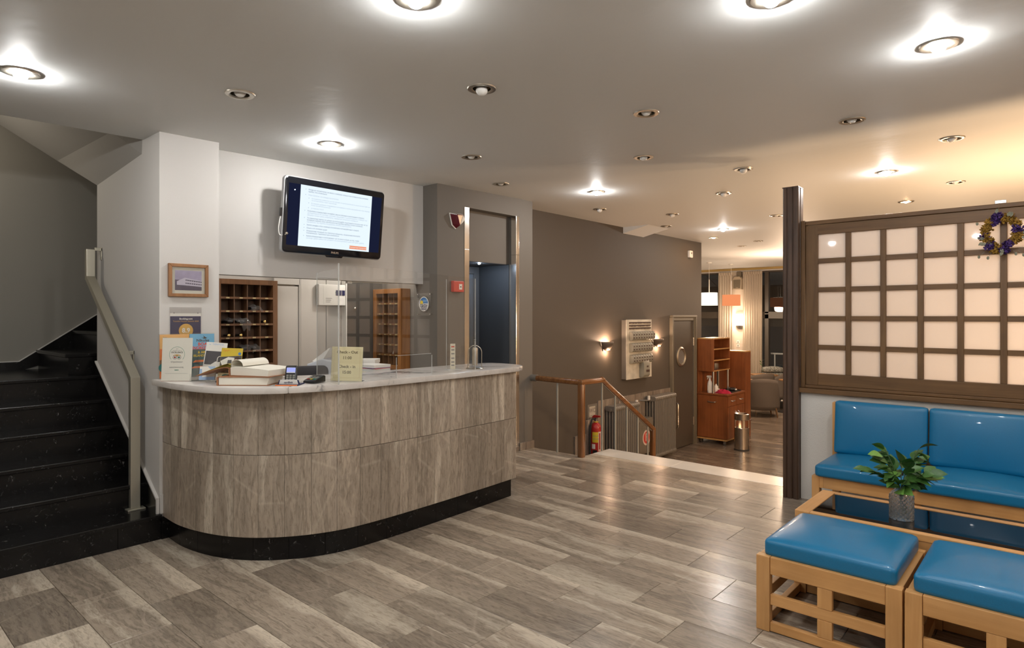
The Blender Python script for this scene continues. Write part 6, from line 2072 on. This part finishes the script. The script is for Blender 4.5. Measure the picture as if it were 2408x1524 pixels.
for k in range(9):
    part('pebble', MB().ball((-0.26 + 0.07 * k, -0.02 + 0.03 * (k % 2), 0.165), 0.032, 8, 6, (1, 0.8, 0.8)), 'white_glaze', pt_)
wb_ = thing('water_bottle', 'pale bottle at the edge of the lounge window', 'bottle', (-4.80, 14.98, ZF + 0.75))
part('body', MB().lathe([(0, 0), (0.035, 0), (0.037, 0.15), (0.015, 0.22), (0.014, 0.26), (0, 0.26)], 14), 'bottle_blue', wb_)
part('cap', MB().cyl((0, 0, 0.255), (0, 0, 0.28), 0.016), 'white_plastic', wb_)
ltable('wooden lounge table behind the post with a pale bottle', -4.80, 14.98, 0.17, 0.749)

# ------------------------------------------------------------------ tall post and panelled screen
po = thing('dark_post', 'tall dark fluted wooden post at the end of the panelled screen', 'post', (-1.70, 5.425, 0))
PX0, PX1, PY0, PY1 = -0.062, 0.062, -0.065, 0.065
core = [(PX0, PY0 + 0.012)]
flu = []
xs = [PX0 + 0.012, -0.030, -0.022, 0.010, 0.018, PX1 - 0.012]
prof = [(PX0, PY0 + 0.012), (PX0 + 0.012, PY0), (-0.034, PY0), (-0.030, PY0 + 0.010), (-0.024, PY0 + 0.010), (-0.020, PY0), (0.012, PY0), (0.016, PY0 + 0.010), (0.022, PY0 + 0.010), (0.026, PY0), (PX1 - 0.010, PY0), (PX1, PY0 + 0.010),
        (PX1, -0.02), (PX1 - 0.010, -0.014), (PX1 - 0.010, -0.006), (PX1, 0.0), (PX1, PY1), (PX0, PY1)]
part('shaft', MB().prism(prof, 0.0, 2.548), 'post_wood', po, smooth=False, bevel=0.0015, segs=1)
part('cap', MB().box(PX0 - 0.001, PX1 + 0.001, PY0 - 0.001, PY1 + 0.001, 2.548, 2.556), 'post_wood', po, smooth=False)

sr = thing('panelled_screen', 'large walnut grid screen of square milk glass panes above the low wall', 'screen', (-1.0, 5.47, 0.91))
SX, SYY, SZ = 1.0, -5.47, -0.91
SO2 = (SX, SYY, SZ)
XE = 1.75
c0, cw, cs_ = -1.512, 0.203, 0.2412
NCOL = 13
rows = [1.03 + 0.2325 * k for k in range(5)]
rh = 0.195
y0, y1 = 5.440, 5.482
XE = c0 + cs_ * (NCOL - 1) + cw + 0.10
part('jamb', MB().box(-1.637, -1.606, 5.425, 5.52, 0.912, 2.275), 'walnut_upright', sr, SO2, smooth=False, bevel=0.003)
part('stile', MB().box(-1.602, c0, y0, y1, 0.935, 2.225), 'walnut_upright', sr, SO2, smooth=False, bevel=0.003)
part('stile', MB().box(XE - 0.10, XE, y0, y1, 0.935, 2.225), 'walnut_upright', sr, SO2, smooth=False, bevel=0.003)
part('rail', MB().box(c0 + 0.001, XE - 0.101, y0, y1, 0.935, rows[0]), 'walnut', sr, SO2, smooth=False, bevel=0.003)
part('rail', MB().box(-1.602, XE, y0 + 0.0005, y1, 2.156, 2.235), 'walnut', sr, SO2, smooth=False, bevel=0.003)
part('top_rail', MB().box(-1.604, XE, 5.43, 5.52, 2.237, 2.268), 'walnut', sr, SO2, smooth=False, bevel=0.004)
part('bottom_rail', MB().box(-1.604, XE, 5.425, 5.50, 0.912, 0.934), 'walnut', sr, SO2, smooth=False, bevel=0.003)
for c_ in range(NCOL - 1):
    x = c0 + cs_ * c_ + cw
    part('upright_bar', MB().box(x, x + cs_ - cw, y0 + 0.001, y1, rows[0] + 0.0005, 2.1555), 'walnut_upright', sr, SO2, smooth=False, bevel=0.002, segs=1)
for r_ in range(4):
    for c_ in range(NCOL):
        x = c0 + cs_ * c_
        part('cross_bar', MB().box(x + 0.0005, x + cw - 0.0005, y0 + 0.003, y1, rows[r_] + rh, rows[r_ + 1]), 'walnut', sr, SO2, smooth=False, bevel=0.0015, segs=1)
pane = mesh(MB().box(-cw / 2 - 0.004, cw / 2 + 0.004, -0.003, 0.003, -rh / 2 - 0.004, rh / 2 + 0.004), False)
pane.materials.append(MATS['milk_glass'])
for r_ in range(5):
    for c_ in range(NCOL):
        place('pane', pane, 'milk_glass', sr, (c0 + cs_ * c_ + cw / 2 + SX, 5.466 + SYY, rows[r_] + rh / 2 + SZ))
lg = struct('trim_6', MB().box(-1.665, 3.0, 5.385, 5.60, 0.873, 0.910), 'walnut', bevel=0.004, label='walnut ledge on top of the low wall')
bk = thing('steel_bracket', 'small steel bracket on top of the panelled screen above the wreath', 'bracket', (-0.345, 5.475, 2.268))
part('clip', MB().box(-0.03, 0.035, -0.03, 0.03, 0, 0.026), 'steel', bk, smooth=False, bevel=0.004)

# ------------------------------------------------------------------ dried flower wreath
wr = thing('flower_wreath', 'wreath of dried yellow and purple flowers hung on the panelled screen', 'wreath', (-0.332, 5.402, 2.06))
part('ring', MB().tube([(0.085 * math.cos(2 * PI * i / 28), 0, 0.098 * math.sin(2 * PI * i / 28)) for i in range(28)], 0.012, 8, closed=True), 'twine', wr)
part('hanging_twine', MB().tube([(-0.012, 0.0, 0.095), (-0.02, 0.018, 0.15), (-0.016, 0.03, 0.212)], 0.0018, 5), 'twine', wr)
rw = random.Random(11)


def cluster(mt, n_, size):
    mb = MB()
    for k in range(n_):
        d = Vector((rw.gauss(0, 1), rw.gauss(-0.5, 0.8), rw.gauss(0, 1))).normalized()
        s_ = size * rw.uniform(0.7, 1.2)
        u = d.orthogonal().normalized()
        w_ = d.cross(u)
        b0 = d * s_ * 0.25
        mb.add([b0, d * s_ * 0.75 + u * s_ * 0.24, d * s_, d * s_ * 0.75 - u * s_ * 0.24, d * s_ * 0.72 + w_ * s_ * 0.16], [(0, 1, 2, 4), (0, 4, 2, 3), (0, 3, 2, 1)])
    mb.ball((0, 0, 0), size * 0.42, 8, 6)
    me = mesh(mb, True)
    me.materials.append(MATS[mt])
    return me


KIND = {'y': [cluster('dry_yellow', 26, 0.026) for _ in range(3)], 'p': [cluster('dry_purple', 30, 0.028) for _ in range(2)]}
seq = 'yyyypppyyyyypyyppyyppppyyyyyppyy'
for i, kd in enumerate(seq):
    for q in range(2):
        a = 2 * PI * (i + 0.5 * q) / len(seq) + 0.9
        r_ = 0.090 + rw.uniform(-0.020, 0.024)
        place('yellow_flower' if kd == 'y' else 'purple_flower', rw.choice(KIND[kd]), 'dry_yellow', wr, (r_ * math.cos(a), rw.uniform(-0.022, 0.0), r_ * 1.12 * math.sin(a)), (rw.uniform(-0.4, 0.4), rw.uniform(0, 6), rw.uniform(-0.4, 0.4)))
lf = mesh(MB().add([(0, 0, 0), (0.011, -0.003, 0.014), (0.006, -0.004, 0.03), (0, 0, 0.036), (-0.006, -0.002, 0.03), (-0.011, 0.0, 0.014)], [(0, 1, 2, 3), (0, 3, 4, 5)]), True)
lf.materials.append(MATS['dry_grey'])
for i in range(16):
    a = rw.uniform(0, 2 * PI)
    r_ = 0.098 + rw.uniform(-0.02, 0.03)
    place('dry_leaf', lf, 'dry_grey', wr, (r_ * math.cos(a), -0.028 + rw.uniform(-0.01, 0.01), r_ * 1.1 * math.sin(a)), (rw.uniform(-0.4, 0.4), -a + PI / 2 + rw.uniform(-0.7, 0.7), 0))
for x, z in ((-0.135, 0.075), (-0.125, -0.155), (-0.075, -0.165), (0.075, -0.145), (0.115, -0.155)):
    part('seed_pod', MB().ball((x, -0.012, z), 0.010, 8, 6, (0.8, 0.6, 1.2)).tube([(x, -0.012, z), (x * 0.75, -0.008, z * 0.78)], 0.001, 4), 'dry_grey', wr)

# ------------------------------------------------------------------ blue seats
def cushion(parent, nm, w, d, h, crown, loc, rot=(0, 0, 0), r_=0.024):
    return part(nm, MB().rbox(w, d, h, r_, 14, crown), 'vinyl_blue', parent, loc, rot, ang=1.2)


bs = thing('blue_bench', 'three seat beech bench with blue vinyl cushions against the low white wall', 'bench', (-1.36, 4.75, 0))
part('front_rail', MB().box(0.075, 1.82, 0.0, 0.028, 0.285, 0.365), 'beech', bs, smooth=False, bevel=0.004)
part('back_rail', MB().box(0.03, 1.82, 0.55, 0.58, 0.285, 0.365), 'beech', bs, smooth=False, bevel=0.004)
part('leg', MB().box(0.0, 0.05, -0.002, 0.06, 0, 0.365), 'beech_upright', bs, smooth=False, bevel=0.004)
part('front_block', MB().box(0.05, 0.075, 0.0, 0.03, 0.285, 0.365), 'beech', bs, smooth=False, bevel=0.002)
part('leg', MB().box(0.0, 0.05, 0.52, 0.58, 0, 0.83), 'beech_upright', bs, smooth=False, bevel=0.004)
part('side_rail', MB().box(0.004, 0.034, 0.06, 0.52, 0.285, 0.365), 'beech_deep', bs, smooth=False, bevel=0.003)
part('side_rail', MB().box(0.004, 0.034, 0.06, 0.52, 0.0, 0.06), 'beech_deep', bs, smooth=False, bevel=0.003)
part('back_board', MB().box(0.05, 1.82, 0.545, 0.565, 0.44, 0.82), 'beech', bs, smooth=False, bevel=0.003)
for x in (0.60, 1.21, 1.77):
    part('leg', MB().box(x, x + 0.05, 0.03, 0.08, 0, 0.285), 'beech_upright', bs, smooth=False, bevel=0.003)
for k in range(3):
    w = 0.606
    x = 0.022 + w / 2 + k * 0.609
    cushion(bs, 'seat_cushion', w - 0.006, 0.54, 0.085, 0.035, (x, 0.235, 0.366))
    # back cushion stands upright: its top faces the sitter
    cushion(bs, 'back_cushion', w - 0.004, 0.40, 0.07, 0.02, (x, 0.545, 0.645), (PI / 2 - math.radians(6), 0, 0), 0.022)

tbm = thing('coffee_table', 'low beech coffee table with a dark smoked glass top', 'coffee table', (-1.135, 3.655, 0))
TWX, TDY, TZ = 1.085, 0.535, 0.42
for x in (0.0, TWX - 0.075):
    part('top_end', MB().box(x, x + 0.075, 0.0, TDY, TZ - 0.035, TZ), 'beech_deep', tbm, smooth=False, bevel=0.003)
for y_ in (0.0, TDY - 0.045):
    part('top_side', MB().box(0.076, TWX - 0.076, y_, y_ + 0.045, TZ - 0.035, TZ), 'beech', tbm, smooth=False, bevel=0.003)
part('glass_top', MB().box(0.077, TWX - 0.077, 0.046, TDY - 0.046, TZ - 0.012, TZ - 0.004), 'smoked_glass', tbm, smooth=False)
for x in (0.0, TWX - 0.06):
    for y_ in (0.0, TDY - 0.06):
        part('leg', MB().box(x, x + 0.06, y_, y_ + 0.06, 0, TZ - 0.036), 'beech_upright', tbm, smooth=False, bevel=0.003)
for y_ in (0.004, TDY - 0.03):
    part('apron', MB().box(0.061, TWX - 0.061, y_, y_ + 0.026, TZ - 0.115, TZ - 0.036), 'beech', tbm, smooth=False, bevel=0.003)
    part('foot_rail', MB().box(0.061, TWX - 0.061, y_, y_ + 0.026, 0.0, 0.095), 'beech', tbm, smooth=False, bevel=0.003)
for x in (0.004, TWX - 0.03):
    part('side_rail', MB().box(x, x + 0.026, 0.061, TDY - 0.061, TZ - 0.115, TZ - 0.036).box(x, x + 0.026, 0.061, TDY - 0.061, 0.0, 0.095), 'beech_deep', tbm, smooth=False, bevel=0.003)
part('lower_shelf', MB().box(0.07, TWX - 0.07, 0.04, TDY - 0.04, 0.06, 0.075), 'walnut', tbm, smooth=False)


def stool(label, x):
    s = thing('blue_stool', label, 'stool', (x, 3.03, 0), 0, 'blue vinyl stools on open beech frames')
    W_, D_, H_ = 0.604, 0.60, 0.355
    for px in (0.0, W_ - 0.062):
        for py in (0.0, D_ - 0.045):
            part('leg', MB().box(px, px + 0.062, py, py + 0.045, 0, H_), 'beech_upright', s, smooth=False, bevel=0.004)
    for py in (0.006, D_ - 0.036):
        part('top_rail', MB().box(0.063, W_ - 0.063, py, py + 0.03, 0.272, H_ - 0.001), 'beech', s, smooth=False, bevel=0.003)
        part('middle_rail', MB().box(0.063, W_ - 0.063, py + 0.002, py + 0.028, 0.128, 0.178), 'beech', s, smooth=False, bevel=0.003)
        part('bottom_rail', MB().box(0.063, W_ - 0.063, py, py + 0.03, 0.004, 0.046), 'beech', s, smooth=False, bevel=0.003)
        for z0_, z1_ in ((0.0465, 0.1275), (0.1785, 0.2715)):
            part('upright', MB().box(W_ / 2 - 0.031, W_ / 2 + 0.031, py + 0.001, py + 0.029, z0_, z1_), 'beech_upright', s, smooth=False, bevel=0.003)
    for px in (0.004, W_ - 0.034):
        part('top_rail', MB().box(px, px + 0.03, 0.046, D_ - 0.046, 0.272, H_ - 0.001), 'beech_deep', s, smooth=False, bevel=0.003)
        part('middle_rail', MB().box(px + 0.002, px + 0.028, 0.046, D_ - 0.046, 0.128, 0.178), 'beech_deep', s, smooth=False, bevel=0.003)
        part('bottom_rail', MB().box(px, px + 0.03, 0.046, D_ - 0.046, 0.004, 0.046), 'beech_deep', s, smooth=False, bevel=0.003)
    part('seat_board', MB().box(0.032, W_ - 0.032, 0.032, D_ - 0.032, 0.325, 0.345), 'walnut', s, smooth=False)
    cushion(s, 'seat_cushion', W_ - 0.05, D_ - 0.045, 0.085, 0.034, (W_ / 2, D_ / 2, 0.346))
    return s


stool('blue topped beech stool nearest the floor reflection, wholly in view', -1.118)
stool('blue topped beech stool cut by the picture edge, right of its twin', -0.506)

# ------------------------------------------------------------------ vase of leaves
va = thing('glass_vase', 'cut glass vase with green leafy sprigs on the coffee table', 'vase', (-0.662, 3.885, TZ - 0.003))
R0 = 0.055


def ridged(z):
    return 0.0018 * (1 if int(z / 0.0095) % 2 else -1)


vs, fs = [], []
n, zs = 72, [i * 0.0024 for i in range(49)] + [0.124, 0.132, 0.138, 0.146, 0.152]
for z in zs:
    k = min(1.0, max(0.0, (z - 0.118) / 0.02))
    for i in range(n):
        a = 2 * PI * i / n
        oct_ = 1.0 / max(0.93, math.cos(((a + PI / 8) % (PI / 4)) - PI / 8)) if z < 0.12 else 1.0
        r_ = (R0 * (1 - 0.42 * k)) * oct_
        if z < 0.118:
            r_ += 0.0030 * math.sin(a * 16) * math.sin(z * 300)
        vs.append((r_ * math.cos(a), r_ * math.sin(a), z))
for j in range(len(zs) - 1):
    for i in range(n):
        fs.append((j * n + i, j * n + (i + 1) % n, (j + 1) * n + (i + 1) % n, (j + 1) * n + i))
no = len(vs)
for z in reversed(zs[2:]):
    k = min(1.0, max(0.0, (z - 0.118) / 0.02))
    for i in range(n):
        a = 2 * PI * i / n
        r_ = (R0 * (1 - 0.42 * k)) - 0.005
        vs.append((r_ * math.cos(a), r_ * math.sin(a), z))
m_ = len(zs) - 2
for i in range(n):
    fs.append(((len(zs) - 1) * n + i, (len(zs) - 1) * n + (i + 1) % n, no + (i + 1) % n, no + i))
for j in range(m_ - 1):
    for i in range(n):
        fs.append((no + j * n + i, no + j * n + (i + 1) % n, no + (j + 1) * n + (i + 1) % n, no + (j + 1) * n + i))
fs.append(tuple(range(n))[::-1])
fs.append(tuple(no + (m_ - 1) * n + i for i in range(n)))
part('glass', MB().add(vs, fs, Matrix.Diagonal((1, 1, 1.1, 1))), 'cut_glass', va, ang=1.2)
rv = random.Random(23)


def leaf_mesh(mt):
    L_, W_ = 1.0, 0.27
    vs, fs = [], []
    N = 8
    for i in range(N + 1):
        u = i / N
        w = W_ * math.sin(PI * min(1, u * 1.02) ** 0.8) ** 0.9 if 0 < i < N else 0.004
        zc = 0.18 * u - 0.30 * u * u
        vs += [(-w, u * L_, zc + 0.35 * w), (0, u * L_, zc), (w, u * L_, zc + 0.35 * w)]
    for i in range(N):
        a = 3 * i
        fs += [(a, a + 1, a + 4, a + 3), (a + 1, a + 2, a + 5, a + 4)]
    me = mesh(MB().add(vs, fs), True, ang=1.3)
    me.materials.append(MATS[mt])
    return me


LV = [leaf_mesh('leaf_green'), leaf_mesh('leaf_dark'), leaf_mesh('leaf_dark'), leaf_mesh('leaf_bright'), leaf_mesh('leaf_green')]
STEMS = [(-0.115, -0.02, 0.335), (-0.06, 0.05, 0.36), (-0.17, 0.03, 0.25), (0.08, -0.02, 0.375), (0.14, 0.05, 0.31), (0.0, -0.06, 0.30), (0.10, -0.07, 0.25), (-0.04, 0.07, 0.31), (-0.10, -0.07, 0.22), (0.03, 0.05, 0.29), (0.13, -0.03, 0.21)]
CA, SA = math.cos(A0), math.sin(A0)
for sx, sy, sz in STEMS:
    tip = Vector((sx * CA - sy * SA, sx * SA + sy * CA, sz))
    base = Vector((rv.uniform(-0.02, 0.02), rv.uniform(-0.02, 0.02), rv.uniform(0.02, 0.05)))
    neck = Vector((tip.x * 0.12, tip.y * 0.12, 0.155))
    path = catmull([base, neck, neck.lerp(tip, 0.5) + Vector((0, 0, 0.025)), tip], 8)
    part('stem', MB().tube(path, 0.0022, 5), 'stem_green', va)
    L_ = arclen(path)
    nl = 9
    for k in range(nl):
        s_ = L_[-1] * (0.50 + 0.5 * k / (nl - 1))
        p = at_len(path, L_, s_)
        out = Vector((tip.x, tip.y, 0.03)).normalized() if k == nl - 1 else Vector((tip.x * 2 + rv.uniform(-0.16, 0.16), tip.y * 2 + rv.uniform(-0.16, 0.16), rv.uniform(-0.06, 0.16))).normalized()
        ln = rv.uniform(0.062, 0.094)
        q = out.to_track_quat('Y', 'Z').to_euler()
        o = place('leaf', rv.choice(LV), 'leaf_green', va, p, q)
        o.rotation_euler.rotate_axis('Y', rv.uniform(-0.9, 0.9))
        o.scale = (ln * rv.uniform(1.0, 1.35), ln, ln)
